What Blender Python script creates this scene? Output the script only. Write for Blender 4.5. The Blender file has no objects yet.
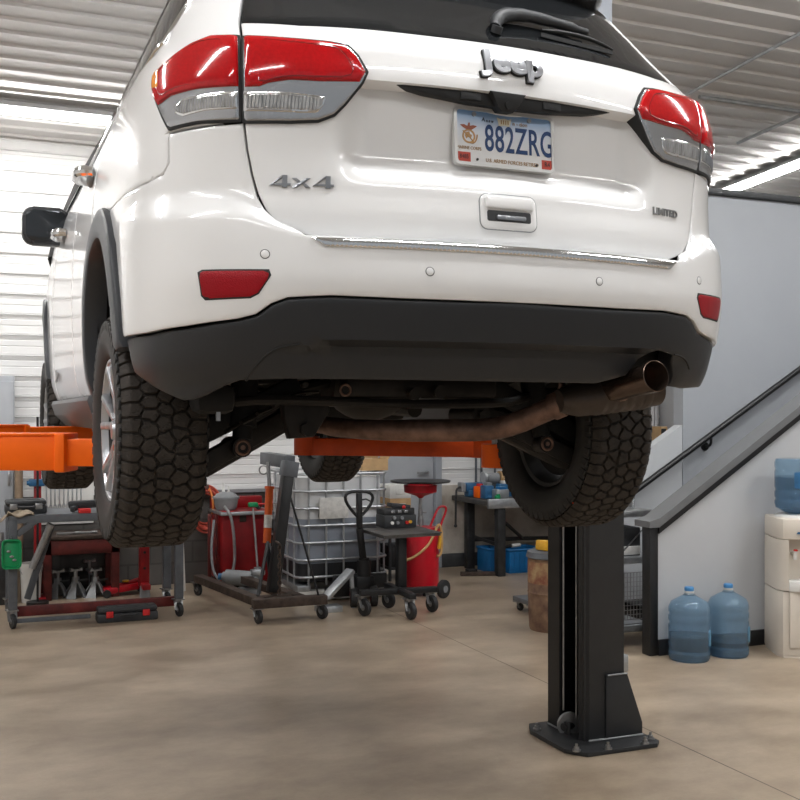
import bpy, bmesh, math, random
import numpy as np
from mathutils import Vector, Matrix, Euler
from mathutils.bvhtree import BVHTree
from mathutils.geometry import delaunay_2d_cdt

random.seed(7)
SC = bpy.context.scene
COL = SC.collection
PI = math.pi

# ------------------------------------------------------------------ camera
F, HY, YAW = 1040.0, 415.0, math.radians(22.6)
CAM = Vector((-1.386, -3.462, 1.6))
CY, SY = math.cos(YAW), math.sin(YAW)
cd = bpy.data.cameras.new('camera'); camo = bpy.data.objects.new('camera', cd); COL.objects.link(camo)
camo.location = CAM; camo.rotation_euler = (PI/2, 0, -YAW)
cd.sensor_width = 36; cd.lens = 36*F/800; cd.shift_y = (HY-400)/800; cd.clip_start = .05
SC.camera = camo

def ray(px, py):
    a = (px-400)/F; b = (HY-py)/F
    return Vector((a*CY+SY, -a*SY+CY, b))
def on_z(px, py, z=0.0):
    d = ray(px, py); return CAM + d*((z-CAM.z)/d.z)
def on_y(px, py, y):
    d = ray(px, py); return CAM + d*((y-CAM.y)/d.y)
def on_x(px, py, x):
    d = ray(px, py); return CAM + d*((x-CAM.x)/d.x)
def at(px, py, Z):
    return CAM + ray(px, py)*Z
def proj(P):
    d = Vector(P)-CAM
    la = d.x*CY-d.y*SY; Z = d.x*SY+d.y*CY
    return (400+F*la/Z, HY-F*d.z/Z, Z)

# ------------------------------------------------------------------ materials
MATS = {}
def mat(name, col, rough=.5, metal=0.0, var=0.0, vscale=4.0, bump=0.0, bscale=40.0, col2=None, coat=0.0, stretch=None,
        emit=None, estr=0.0, alpha=1.0, trans=0.0, ior=1.45, rvar=0.0, spec=.5, lo=.35, hi=.7, bdist=.01):
    if name in MATS: return MATS[name]
    m = bpy.data.materials.new(name); m.use_nodes = True
    nt = m.node_tree; b = nt.nodes['Principled BSDF']; L = nt.links.new
    b.inputs['Base Color'].default_value = (*col, 1); b.inputs['Roughness'].default_value = rough
    b.inputs['Metallic'].default_value = metal; b.inputs['Coat Weight'].default_value = coat
    b.inputs['Coat Roughness'].default_value = .04
    b.inputs['IOR'].default_value = ior; b.inputs['Transmission Weight'].default_value = trans
    b.inputs['Alpha'].default_value = alpha; b.inputs['Specular IOR Level'].default_value = spec
    if emit: b.inputs['Emission Color'].default_value = (*emit, 1); b.inputs['Emission Strength'].default_value = estr
    if var or bump or rvar or col2:
        tc = nt.nodes.new('ShaderNodeTexCoord'); mp = nt.nodes.new('ShaderNodeMapping')
        L(tc.outputs['Object'], mp.inputs[0])
        if stretch: mp.inputs['Scale'].default_value = stretch
        n = nt.nodes.new('ShaderNodeTexNoise'); n.inputs['Scale'].default_value = vscale; n.inputs['Detail'].default_value = 6
        n.inputs['Roughness'].default_value = .6
        L(mp.outputs[0], n.inputs[0])
        if var or col2:
            r = nt.nodes.new('ShaderNodeValToRGB')
            r.color_ramp.elements[0].position = lo; r.color_ramp.elements[1].position = hi
            c2 = col2 if col2 else tuple(max(0, c*(1-var)) for c in col)
            r.color_ramp.elements[0].color = (*c2, 1); r.color_ramp.elements[1].color = (*col, 1)
            L(n.outputs[0], r.inputs[0]); L(r.outputs[0], b.inputs['Base Color'])
        if rvar:
            mr = nt.nodes.new('ShaderNodeMapRange'); mr.inputs[3].default_value = max(.02, rough-rvar); mr.inputs[4].default_value = rough+rvar
            L(n.outputs[0], mr.inputs[0]); L(mr.outputs[0], b.inputs['Roughness'])
        if bump:
            n2 = nt.nodes.new('ShaderNodeTexNoise'); n2.inputs['Scale'].default_value = bscale; n2.inputs['Detail'].default_value = 3
            L(mp.outputs[0], n2.inputs[0])
            bu = nt.nodes.new('ShaderNodeBump'); bu.inputs['Strength'].default_value = bump; bu.inputs['Distance'].default_value = bdist
            L(n2.outputs[0], bu.inputs['Height']); L(bu.outputs[0], b.inputs['Normal'])
    MATS[name] = m
    return m

M_PAINT = mat('white_car_paint', (.755, .752, .748), .28, coat=.8)
M_PLASTIC = mat('charcoal_plastic', (.017, .018, .020), .40, bump=.12, bscale=500, bdist=.002)
M_FLARE = mat('grey_flare_plastic', (.040, .043, .049), .42, bump=.12, bscale=500, bdist=.002)
M_BLACK = mat('black_rubber_dark', (.008, .008, .008), .6)
M_BLACKGLOSS = mat('black_gloss', (.010, .010, .011), .12, coat=.5)
M_GLASS = mat('tinted_glass', (.010, .011, .012), .06, spec=.22)
M_CHROME = mat('chrome', (.78, .79, .80), .10, 1.0)
M_SATIN = mat('satin_silver', (.33, .34, .36), .28, .9)
M_ALU = mat('alloy_silver', (.42, .43, .45), .30, .75)
M_RED = mat('red_lens', (.47, .004, .007), .10, coat=.5, spec=.35, var=.22, vscale=110)
M_REDDARK = mat('red_lens_dark', (.22, .004, .006), .1, coat=1.0)
M_REFL = mat('red_reflector', (.30, .004, .010), .22, spec=.3, bump=.5, bscale=300, bdist=.004)
M_AMBER = mat('amber_lens', (.75, .25, .02), .1, coat=1.0)
M_CLEAR = mat('clear_lens', (.62, .62, .62), .08, .35, coat=1.0, var=.55, vscale=45, stretch=(1.5, 1, .4))
M_BEZEL = mat('grey_bezel', (.47, .48, .50), .24, .85, coat=.4)
M_RUBBER = mat('tyre_rubber', (.042, .033, .026), .78, var=.5, vscale=30, bump=.3, bscale=220, bdist=.003)
M_RUBBERS = mat('tyre_sidewall', (.022, .021, .020), .62, var=.3, vscale=25)
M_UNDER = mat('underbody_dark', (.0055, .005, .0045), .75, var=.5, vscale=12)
M_UNDER2 = mat('underbody_metal', (.018, .0145, .012), .6, .3, var=.6, vscale=14)
M_RUSTPIPE = mat('rusty_exhaust', (.24, .145, .11), .5, .6, var=.6, vscale=16)
M_EXTIP = mat('exhaust_tip', (.20, .14, .11), .25, .9, var=.4, vscale=10)
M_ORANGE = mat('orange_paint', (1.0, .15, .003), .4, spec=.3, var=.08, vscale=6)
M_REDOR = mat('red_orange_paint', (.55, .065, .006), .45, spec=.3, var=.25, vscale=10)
M_LIFT = mat('lift_black_paint', (.022, .023, .025), .45, bump=.15, bscale=200, bdist=.002, var=.2, vscale=8)
M_STEEL = mat('bare_steel', (.42, .42, .42), .35, .9, var=.3, vscale=20)
M_GALV = mat('galvanised', (.52, .54, .56), .4, .8, var=.3, vscale=14)
M_DKSTEEL = mat('dark_steel', (.06, .06, .062), .5, .6, var=.4, vscale=14)
M_GREY = mat('grey_paint', (.12, .13, .145), .45, var=.3, vscale=10)
M_BLK = mat('black_paint', (.013, .013, .014), .42, var=.3, vscale=12)
M_RUSTY = mat('rusty_brown_steel', (.10, .070, .055), .65, .4, var=.6, vscale=14)
M_RUSTRED = mat('rust_red_paint', (.16, .020, .016), .55, var=.6, vscale=9)
M_RED2 = mat('red_enamel', (.36, .010, .014), .38, var=.45, vscale=4, bump=.03, bscale=20)
M_REDBR = mat('bright_red_enamel', (.55, .008, .020), .3, var=.15, vscale=7)
M_RUBW = mat('caster_rubber', (.022, .022, .023), .6)
M_WHITEP = mat('white_plastic', (.72, .71, .68), .4, var=.12, vscale=6)
M_CREAM = mat('cream_plastic', (.66, .60, .52), .35, var=.06, vscale=4)
M_BLUE = mat('blue_plastic', (.006, .15, .40), .4, var=.3, vscale=8)
M_BLUE2 = mat('blue_tool_paint', (.03, .14, .30), .4, var=.3, vscale=20)
M_GREEN = mat('green_plastic', (.005, .30, .10), .35, var=.2, vscale=9)
M_YEL = mat('yellow_plastic', (.75, .40, .03), .45, var=.25, vscale=14)
M_CARD = mat('cardboard', (.52, .34, .17), .8, var=.2, vscale=12)
M_HOSE = mat('red_hose', (.50, .08, .05), .5)
M_RAG = mat('beige_cloth', (.42, .34, .25), .9, var=.4, vscale=20, bump=.4, bscale=90)
M_PAPER = mat('white_label', (.72, .71, .68), .6, var=.25, vscale=30)
M_DARKGREY = mat('dark_grey_plastic', (.035, .037, .040), .5, var=.3, vscale=15)
M_MIDGREY = mat('mid_grey_plastic', (.26, .27, .28), .5, var=.2, vscale=10)
M_REDPL = mat('red_plastic', (.55, .02, .02), .4)
M_RUSTBAR = mat('rusty_barrel', (.30, .19, .11), .65, col2=(.10, .05, .035), vscale=7)
M_BENCH = mat('bench_top', (.10, .095, .09), .5, .3, var=.4, vscale=9)
M_LAMPW = mat('lamp_housing_white', (.55, .55, .56), .4)
M_TUBE = mat('lamp_tube', (1, 1, 1), .4, emit=(1.0, .985, .96), estr=30.0)

# ------------------------------------------------------------------ mesh builder
class MB:
    def __init__(s): s.bm = bmesh.new(); s.mi = 0
    def _fin(s, faces, smooth=True):
        for f in faces:
            f.material_index = s.mi; f.smooth = smooth
    def box(s, c, d, rot=None, bev=0.0, seg=2):
        M = Matrix.Translation(Vector(c))
        if rot is not None: M = M @ (rot if isinstance(rot, Matrix) else Euler(rot).to_matrix().to_4x4())
        r = bmesh.ops.create_cube(s.bm, size=1.0, matrix=M @ Matrix.Diagonal((d[0], d[1], d[2], 1)))
        vs = r['verts']; fs = list({f for v in vs for f in v.link_faces})
        s._fin(fs)
        if bev > 0:
            es = list({e for v in vs for e in v.link_edges})
            rr = bmesh.ops.bevel(s.bm, geom=es, offset=min(bev, .45*min(d)), segments=seg, affect='EDGES', profile=.5)
            s._fin(rr['faces'])
        return s
    def bar(s, p0, p1, w, h=None, up=(0, 0, 1), bev=0.0, ext=0.0):
        p0 = Vector(p0); p1 = Vector(p1); h = h or w
        d = p1-p0; Ln = d.length + 2*ext
        x = d.normalized(); z = Vector(up)
        if abs(x.dot(z)) > .99: z = Vector((0, 1, 0))
        y = z.cross(x).normalized(); z = x.cross(y)
        R = Matrix((x, y, z)).transposed().to_4x4()
        return s.box((p0+p1)/2, (Ln, w, h), R, bev)
    def cyl(s, p0, p1, r, r2=None, seg=20, cap=True):
        p0 = Vector(p0); p1 = Vector(p1); d = p1-p0
        q = d.to_track_quat('Z', 'Y').to_matrix().to_4x4()
        M = Matrix.Translation((p0+p1)/2) @ q
        rr = bmesh.ops.create_cone(s.bm, cap_ends=cap, segments=seg, radius1=r, radius2=(r if r2 is None else r2), depth=d.length, matrix=M)
        s._fin({f for v in rr['verts'] for f in v.link_faces}); return s
    def sphere(s, c, r, sc=(1, 1, 1), seg=16):
        rr = bmesh.ops.create_uvsphere(s.bm, u_segments=seg, v_segments=max(6, seg//2), radius=r, matrix=Matrix.Translation(Vector(c)) @ Matrix.Diagonal((*sc, 1)))
        s._fin({f for v in rr['verts'] for f in v.link_faces}); return s
    def tube(s, pts, r, seg=8, closed=False, smooth=0, cap=True):
        P = [Vector(p) for p in pts]
        for _ in range(smooth):
            Q = [] if closed else [P[0]]
            n = len(P)
            for i in range(n if closed else n-1):
                a = P[i]; b = P[(i+1) % n]; Q += [a*.75+b*.25, a*.25+b*.75]
            if not closed: Q.append(P[-1])
            P = Q
        n = len(P); rings = []; up = None
        for i in range(n):
            a = P[(i-1) % n] if (closed or i > 0) else P[i]; b = P[(i+1) % n] if (closed or i < n-1) else P[i]
            t = (b-a).normalized()
            if up is None:
                up = Vector((0, 0, 1)) if abs(t.z) < .9 else Vector((1, 0, 0))
            sd = t.cross(up).normalized(); up = sd.cross(t).normalized()
            rad = r[i*len(r)//n] if isinstance(r, (list, tuple)) else r
            rings.append([s.bm.verts.new(P[i] + (sd*math.cos(2*PI*k/seg)+up*math.sin(2*PI*k/seg))*rad) for k in range(seg)])
        fs = []
        for i in range(n if closed else n-1):
            A = rings[i]; B = rings[(i+1) % n]
            for k in range(seg):
                fs.append(s.bm.faces.new((A[k], A[(k+1) % seg], B[(k+1) % seg], B[k])))
        if cap and not closed:
            fs.append(s.bm.faces.new(rings[0][::-1])); fs.append(s.bm.faces.new(rings[-1]))
        s._fin(fs); return s
    def lathe(s, prof, M=None, seg=32, closed=False):
        M = M or Matrix.Identity(4); rings = []
        for (r, z) in prof:
            if r < 1e-6: rings.append([s.bm.verts.new(M @ Vector((0, 0, z)))])
            else: rings.append([s.bm.verts.new(M @ Vector((r*math.cos(2*PI*k/seg), r*math.sin(2*PI*k/seg), z))) for k in range(seg)])
        fs = []; n = len(rings)
        for i in range(n if closed else n-1):
            A = rings[i]; B = rings[(i+1) % n]
            for k in range(seg):
                k2 = (k+1) % seg
                if len(A) == 1 and len(B) == 1: continue
                if len(A) == 1: fs.append(s.bm.faces.new((A[0], B[k2], B[k])))
                elif len(B) == 1: fs.append(s.bm.faces.new((A[k], A[k2], B[0])))
                else: fs.append(s.bm.faces.new((A[k], A[k2], B[k2], B[k])))
        s._fin(fs); return s
    def prism(s, poly, d0, d1, M=None, bev=0.0):
        """poly in local (x,y), extruded along local z from d0 to d1, placed by M"""
        M = M or Matrix.Identity(4); n = len(poly)
        A = [s.bm.verts.new(M @ Vector((p[0], p[1], d0))) for p in poly]
        B = [s.bm.verts.new(M @ Vector((p[0], p[1], d1))) for p in poly]
        fs = [s.bm.faces.new(A[::-1]), s.bm.faces.new(B)]
        for i in range(n):
            fs.append(s.bm.faces.new((A[i], A[(i+1) % n], B[(i+1) % n], B[i])))
        s._fin(fs)
        if bev > 0:
            es = list({e for f in fs[:2] for e in f.edges})
            rr = bmesh.ops.bevel(s.bm, geom=es, offset=bev, segments=2, affect='EDGES', profile=.5); s._fin(rr['faces'])
        return s
    def build(s, name, m, parent=None, ang=32, recalc=True):
        if recalc: bmesh.ops.recalc_face_normals(s.bm, faces=s.bm.faces[:])
        me = bpy.data.meshes.new(name); s.bm.to_mesh(me); s.bm.free()
        for mm in (m if isinstance(m, (list, tuple)) else [m]): me.materials.append(mm)
        me.set_sharp_from_angle(angle=math.radians(ang))
        o = bpy.data.objects.new(name, me); COL.objects.link(o)
        if parent is not None: o.parent = parent
        return o

def thing(name, label, cat, loc=(0, 0, 0), rz=0.0, group=None):
    o = bpy.data.objects.new(name, None); COL.objects.link(o); o.empty_display_size = .05
    o.location = loc; o.rotation_euler = (0, 0, rz); tag(o, label, cat, group); return o
def tag(o, label=None, cat=None, group=None, kind=None):
    if label: o['label'] = label
    if cat: o['category'] = cat
    if group: o['group'] = group
    if kind: o['kind'] = kind
    return o
def struct(o): o['kind'] = 'structure'; return o
def copy_tree(o, parent=None):
    c = o.copy(); COL.objects.link(c); c.parent = parent
    for ch in list(o.children): copy_tree(ch, c)
    return c
def axisM(origin, zdir, xdir=(1, 0, 0)):
    z = Vector(zdir).normalized(); x = Vector(xdir); x = (x - z*x.dot(z))
    if x.length < 1e-6: x = Vector((0, 1, 0)); x = x - z*x.dot(z)
    x.normalize(); y = z.cross(x)
    R = Matrix((x, y, z)).transposed().to_4x4()
    return Matrix.Translation(Vector(origin)) @ R
def rrect(w, h, r, n=5, cx=0, cy=0):
    out = []
    for (sx, sy, a0) in ((1, 1, 0), (-1, 1, 90), (-1, -1, 180), (1, -1, 270)):
        for k in range(n+1):
            a = math.radians(a0+90*k/n); out.append((cx+sx*(w/2-r)+r*math.cos(a), cy+sy*(h/2-r)+r*math.sin(a)))
    return out
def text_geo(txt, size, ext=.002, bevel=0.0, offset=0.0, sx=1.0, align='CENTER', spacing=1.0, shear=0.0):
    c = bpy.data.curves.new('lettering', 'FONT'); c.body = txt; c.size = size; c.extrude = ext; c.bevel_depth = bevel; c.bevel_resolution = 1
    c.offset = offset; c.align_x = align; c.align_y = 'CENTER'; c.space_character = spacing; c.resolution_u = 4; c.shear = shear
    o = bpy.data.objects.new('lettering', c); COL.objects.link(o)
    dg = bpy.context.evaluated_depsgraph_get(); dg.update()
    me = bpy.data.meshes.new_from_object(o.evaluated_get(dg))
    V = [Vector((v.co.x*sx, v.co.y, v.co.z)) for v in me.vertices]; Fc = [tuple(p.vertices) for p in me.polygons]
    bpy.data.objects.remove(o); bpy.data.curves.remove(c); bpy.data.meshes.remove(me)
    return V, Fc
def add_geo(mb, V, Fc, fn):
    vs = [mb.bm.verts.new(fn(v)) for v in V]; fs = []
    for f in Fc:
        try: fs.append(mb.bm.faces.new([vs[i] for i in f]))
        except ValueError: pass
    mb._fin(fs)
def place(objs_root, rz): objs_root.rotation_euler.z = rz
# =================================================================== the car on the lift
ZW = 1.163; RT = .3875; WYO = .06; WXO = -.018
KP = [(0,-.982),(.26,-.968),(.5,-.932),(.69,-.872),(.822,-.79),(.909,-.68),(.951,-.53),(.966,-.35),(.97,-.1),(.97,.5),(.97,1.5),(.97,2.6),(.95,3.1),(.90,3.45),(.75,3.68),(.4,3.80),(0,3.84)]
KP = np.array(KP); KS = np.concatenate([[0], np.cumsum(np.hypot(*np.diff(KP, axis=0).T))]); SMAX = KS[-1]
def nspline(x, y, d0=None, d1=None):
    n = len(x); h = np.diff(x); A = np.zeros((n, n)); b = np.zeros(n)
    A[0, 0] = 2*h[0]; A[0, 1] = h[0]; A[-1, -1] = 2*h[-1]; A[-1, -2] = h[-1]
    dd = np.diff(y)/h
    if d0 is None: A[0, 0] = 1; A[0, 1] = 0
    else: b[0] = 6*(dd[0]-d0)
    if d1 is None: A[-1, -1] = 1; A[-1, -2] = 0
    else: b[-1] = 6*(d1-dd[-1])
    for i in range(1, n-1):
        A[i, i-1] = h[i-1]; A[i, i] = 2*(h[i-1]+h[i]); A[i, i+1] = h[i]; b[i] = 6*(dd[i]-dd[i-1])
    M = np.linalg.solve(A, b)
    def ev(t):
        t = np.clip(t, x[0], x[-1]); i = np.clip(np.searchsorted(x, t)-1, 0, n-2); hh = h[i]; a = (x[i+1]-t)/hh; c = (t-x[i])/hh
        return a*y[i]+c*y[i+1]+((a**3-a)*M[i]+(c**3-c)*M[i+1])*hh*hh/6
    return ev
def pchip(x, y):
    x = np.array(x, float); y = np.array(y, float); h = np.diff(x); d = np.diff(y)/h; n = len(x); m = np.zeros(n)
    m[0], m[-1] = d[0], d[-1]
    for i in range(1, n-1):
        if d[i-1]*d[i] > 0:
            w1 = 2*h[i]+h[i-1]; w2 = h[i]+2*h[i-1]; m[i] = (w1+w2)/(w1/d[i-1]+w2/d[i])
    def ev(t):
        t = np.clip(t, x[0], x[-1]); i = np.clip(np.searchsorted(x, t)-1, 0, n-2); u = (t-x[i])/h[i]
        return (2*u**3-3*u**2+1)*y[i]+(u**3-2*u**2+u)*h[i]*m[i]+(-2*u**3+3*u**2)*y[i+1]+(u**3-u**2)*h[i]*m[i+1]
    return ev
OX = nspline(KS, KP[:, 0], 1, -1); OY = nspline(KS, KP[:, 1], 0, 0)
YRT = pchip([1.60,1.80,1.95,2.04,2.12,2.20,2.28,2.36,2.48,2.55,2.60,2.67,2.75,2.86,3.0,3.1], [-.90,-.93,-.935,-.937,-.939,-.932,-.932,-.936,-.950,-.942,-.918,-.856,-.785,-.695,-.58,-.50])
YRB = pchip([1.60,1.66,1.70,1.80,1.90,1.96,2.05,2.10], [-.88,-.90,-.925,-.955,-.974,-.982,-.977,-.972])
WZ = pchip([1.50,1.66,1.75,1.9,2.1,2.3,2.45,2.55,2.63,2.72,2.85,3.0,3.1], [.90,.93,.955,.968,.972,.966,.952,.934,.910,.877,.825,.755,.67])
SS = lambda x: np.clip(x, 0, 1)**2*(3-2*np.clip(x, 0, 1))
def surf(s, z, kind):
    s = np.asarray(s, float); z = np.asarray(z, float); a = np.abs(s); sg = np.where(s < 0, -1.0, 1.0)
    w = WZ(z)/.97; xn = OX(a); yn = OY(a)
    yt = YRT(z)
    if kind in ('bump', 'fascia'):
        yb = YRB(z)
        zs = 2.085+.09*SS((a-.56)/.22)
        k = SS((zs-z)/(.022+.05*SS((a-.56)/.22)))
        yr = yt+(np.minimum(yb, yt)-yt)*k
    else: yr = yt
    if kind == 'fascia':
        zc = 1.795-.02*SS((a-.45)/.2)
        yr = yr+.034*SS((zc-z)/.011)*(1-SS((a-.50)/.20))
    if kind == 'tail':
        ins = .050*(1-SS((a-.40)/.12))*SS((z-2.20)/.10)
        ins = ins*SS((2.4795-z)/.010)
        yr = yr+ins
    fade = 1-SS((a-1.05)/.75)
    y = yn+(yr+.982)*fade
    # greenhouse pulls back at the windscreen
    ff = SS((a-(SMAX-1.75))/1.0)
    y = y-ff*(SS((z-2.42)/.10)*1.35+np.clip(z-2.5, 0, 1)*1.9)
    x = sg*xn*w
    if kind in ('bump',):
        x = x+sg*.012*SS((2.2-z)/.06)*SS((a-.6)/.3)*(1-SS((a-1.2)/.3))
    return np.stack([x, y, z+0*x], -1)
def surfn(s, z, kind):
    e = .004
    du = surf(np.asarray(s)+e, z, kind)-surf(np.asarray(s)-e, z, kind); dv = surf(s, np.asarray(z)+e, kind)-surf(s, np.asarray(z)-e, kind)
    n = np.cross(du, dv); n = n/np.linalg.norm(n, axis=-1, keepdims=True)
    return n
BV = {}
def getbvh(kind):
    if kind in BV: return BV[kind]
    S = np.linspace(-4.6, 4.6, 600); Zs = np.linspace(1.60, 3.05, 140)
    G = surf(S[None, :]+0*Zs[:, None], Zs[:, None]+0*S[None, :], kind); ny, nx = len(Zs), len(S)
    vs = [Vector(p) for p in G.reshape(-1, 3)]; fs = [(j*nx+i, j*nx+i+1, (j+1)*nx+i+1, (j+1)*nx+i) for j in range(ny-1) for i in range(nx-1)]
    BV[kind] = (BVHTree.FromPolygons(vs, fs), S, Zs, G, nx); return BV[kind]
def px2sz(px, py, kind):
    T, S, Zs, G, nx = getbvh(kind)
    d = ray(px, py).normalized(); h = T.ray_cast(CAM, d)
    if h[0] is None: raise RuntimeError('miss %s %s' % (px, py))
    P = h[0]; j, i = divmod(h[2], nx-1)
    a, b = S[i], S[i+1]
    for _ in range(20):
        m = [a+(b-a)*q/10 for q in range(11)]
        pts = surf(np.array(m), np.full(11, P.z), kind); dd = np.linalg.norm(pts-np.array(P), axis=1); q = int(np.argmin(dd))
        a, b = m[max(0, q-1)], m[min(10, q+1)]
        if b-a < 1e-5: break
    return ((a+b)/2, P.z)
def PX(lst, kind): return [px2sz(x, y, kind) for x, y in lst]
def mirr(poly): return [(-s, z) for s, z in poly[::-1]]
def inside(p, poly):
    x, y = p; c = False; n = len(poly); j = n-1
    for i in range(n):
        xi, yi = poly[i]; xj, yj = poly[j]
        if (yi > y) != (yj > y) and x < (xj-xi)*(y-yi)/(yj-yi)+xi: c = not c
        j = i
    return c
def chaik(poly, n=1, keep=()):
    for _ in range(n):
        out = []; m = len(poly)
        for i in range(m):
            a = poly[i]; b = poly[(i+1) % m]
            out += [(a[0]*.75+b[0]*.25, a[1]*.75+b[1]*.25), (a[0]*.25+b[0]*.75, a[1]*.25+b[1]*.75)]
        poly = out
    return poly
def panel_geo(mb, poly, kind, off=0.0, skirt=.02, res=.02, rnd=.005, dome=None, gap=0.0):
    n = len(poly); area = sum(poly[i][0]*poly[(i+1) % n][1]-poly[(i+1) % n][0]*poly[i][1] for i in range(n))
    if area < 0: poly = poly[::-1]
    out = []
    for i in range(n):
        a = np.array(poly[i]); b = np.array(poly[(i+1) % n]); L = np.linalg.norm(b-a)
        if L < 1e-6: continue
        k = max(1, int(math.ceil(L/res)))
        for q in range(k): out.append(a+(b-a)*q/k)
    O = np.array(out); m = len(O)
    tg = np.roll(O, -1, 0)-np.roll(O, 1, 0); tg /= (np.linalg.norm(tg, axis=1, keepdims=True)+1e-9)
    nin = np.stack([-tg[:, 1], tg[:, 0]], -1)
    if gap: O = O+nin*gap
    pl = [tuple(p) for p in O]
    A0 = O; A1 = np.roll(O, -1, 0)
    def dist(P):
        d = A1-A0; t = np.clip(((P[:, None]-A0)*d).sum(-1)/((d*d).sum(-1)+1e-12), 0, 1)
        return np.sqrt((((A0+d*t[..., None])-P[:, None])**2).sum(-1)).min(1)
    lo = O.min(0); hi = O.max(0)
    gx = np.arange(lo[0]+res*.5, hi[0], res); gy = np.arange(lo[1]+res*.5, hi[1], res)
    g = np.array([(x, y) for y in gy for x in gx]).reshape(-1, 2)
    inn = []
    if rnd > 0:
        for fr in (.3, 1.0):
            ring = O+nin*rnd*fr
            dd = dist(ring)
            inn += [tuple(p) for p, q in zip(ring, dd) if q > rnd*fr*.9 and inside(p, pl)]
    if len(g):
        inm = np.array([inside(p, pl) for p in g]); g = g[inm]
    if len(g):
        g = g[dist(g) > max(rnd*1.4, res*.45)]
        inn += [tuple(p) for p in g]
    V2 = [Vector(p) for p in pl]+[Vector(p) for p in inn]
    ed = [(i, (i+1) % m) for i in range(m)]
    rv, re_, rf, ov, _, _ = delaunay_2d_cdt(V2, ed, [], 1, 1e-6)
    R = np.array([tuple(v) for v in rv]); D = dist(R)
    P = surf(R[:, 0], R[:, 1], kind); N = surfn(R[:, 0], R[:, 1], kind)
    o = np.full(len(R), off)
    if rnd > 0:
        u = 1-np.clip(D/rnd, 0, 1); o = o-rnd*(1-np.sqrt(np.clip(1-u*u, 0, 1)))
    if dome: o = o+dome[0]*SS(D/dome[1])
    Q = P+N*o[:, None]
    vs = [mb.bm.verts.new(q) for q in Q]; fs = []
    for f in rf:
        try: fs.append(mb.bm.faces.new([vs[i] for i in f]))
        except ValueError: pass
    mb._fin(fs)
    fn = {f: None for f in fs}
    mb.bm.normal_update()
    # skirt
    if skirt > 0:
        bd = [e for f in fs for e in f.edges if len(e.link_faces) == 1]
        bv = {v for e in bd for v in e.verts}
        idx = {v: i for i, v in enumerate(vs)}
        low = {v: mb.bm.verts.new(Vector(v.co)-Vector(N[idx[v]])*skirt) for v in bv}
        sf = []
        for e in set(bd):
            a, b = e.verts
            f = e.link_faces[0]
            lp = [l for l in f.loops if l.edge == e][0]
            a, b = lp.vert, lp.link_loop_next.vert
            sf.append(mb.bm.faces.new((b, a, low[a], low[b])))
        mb._fin(sf)
def panel(name, poly, kind, m, parent, off=0.0, skirt=.02, res=.02, rnd=.005, dome=None, gap=0.0, ang=40):
    mb = MB(); panel_geo(mb, poly, kind, off, skirt, res, rnd, dome, gap)
    return mb.build(name, m, parent, ang, recalc=False)
def surf_text(name, txt, size, s0, z0, kind, m, parent, off=.0, ext=.002, bevel=0, offset=0, sx=1, spacing=1, slope=0, shear=0):
    V, Fc = text_geo(txt, size, ext, bevel, offset, sx, spacing=spacing, shear=shear)
    A = np.array([tuple(v) for v in V]); s = s0+A[:, 0]; z = z0+A[:, 1]+slope*A[:, 0]
    P = surf(s, z, kind)+surfn(s, z, kind)*(A[:, 2:3]+ext+off)
    mb = MB(); it = iter(P)
    add_geo(mb, [Vector(p) for p in P], Fc, lambda v: v)
    return mb.build(name, m, parent, 30)

car = thing('car', 'white car raised on the lift, seen from behind with open underbody', 'car')

# ---- inner dark body shell just behind the panels (keeps every gap dark) -----------------------------
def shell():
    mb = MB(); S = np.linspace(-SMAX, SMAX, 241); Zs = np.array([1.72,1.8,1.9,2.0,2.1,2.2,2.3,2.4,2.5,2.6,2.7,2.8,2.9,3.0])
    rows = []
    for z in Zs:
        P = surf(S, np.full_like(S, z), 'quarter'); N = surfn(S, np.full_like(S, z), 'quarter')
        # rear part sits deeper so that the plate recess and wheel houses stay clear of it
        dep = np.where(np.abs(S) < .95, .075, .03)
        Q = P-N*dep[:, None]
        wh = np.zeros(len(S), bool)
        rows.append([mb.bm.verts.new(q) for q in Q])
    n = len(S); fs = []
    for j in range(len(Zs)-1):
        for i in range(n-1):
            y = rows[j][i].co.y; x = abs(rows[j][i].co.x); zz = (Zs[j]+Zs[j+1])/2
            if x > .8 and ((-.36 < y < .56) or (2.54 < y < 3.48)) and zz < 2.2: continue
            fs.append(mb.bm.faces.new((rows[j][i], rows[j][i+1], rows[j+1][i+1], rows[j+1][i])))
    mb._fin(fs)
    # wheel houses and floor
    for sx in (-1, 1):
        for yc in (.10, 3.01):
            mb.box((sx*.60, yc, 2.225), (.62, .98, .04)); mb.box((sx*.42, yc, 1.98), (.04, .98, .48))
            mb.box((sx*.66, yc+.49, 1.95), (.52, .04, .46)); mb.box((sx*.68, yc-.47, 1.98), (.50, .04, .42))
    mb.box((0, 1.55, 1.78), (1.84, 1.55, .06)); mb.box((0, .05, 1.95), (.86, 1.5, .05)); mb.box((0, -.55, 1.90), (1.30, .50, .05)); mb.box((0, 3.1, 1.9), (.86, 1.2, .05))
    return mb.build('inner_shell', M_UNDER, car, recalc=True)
shell()

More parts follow.
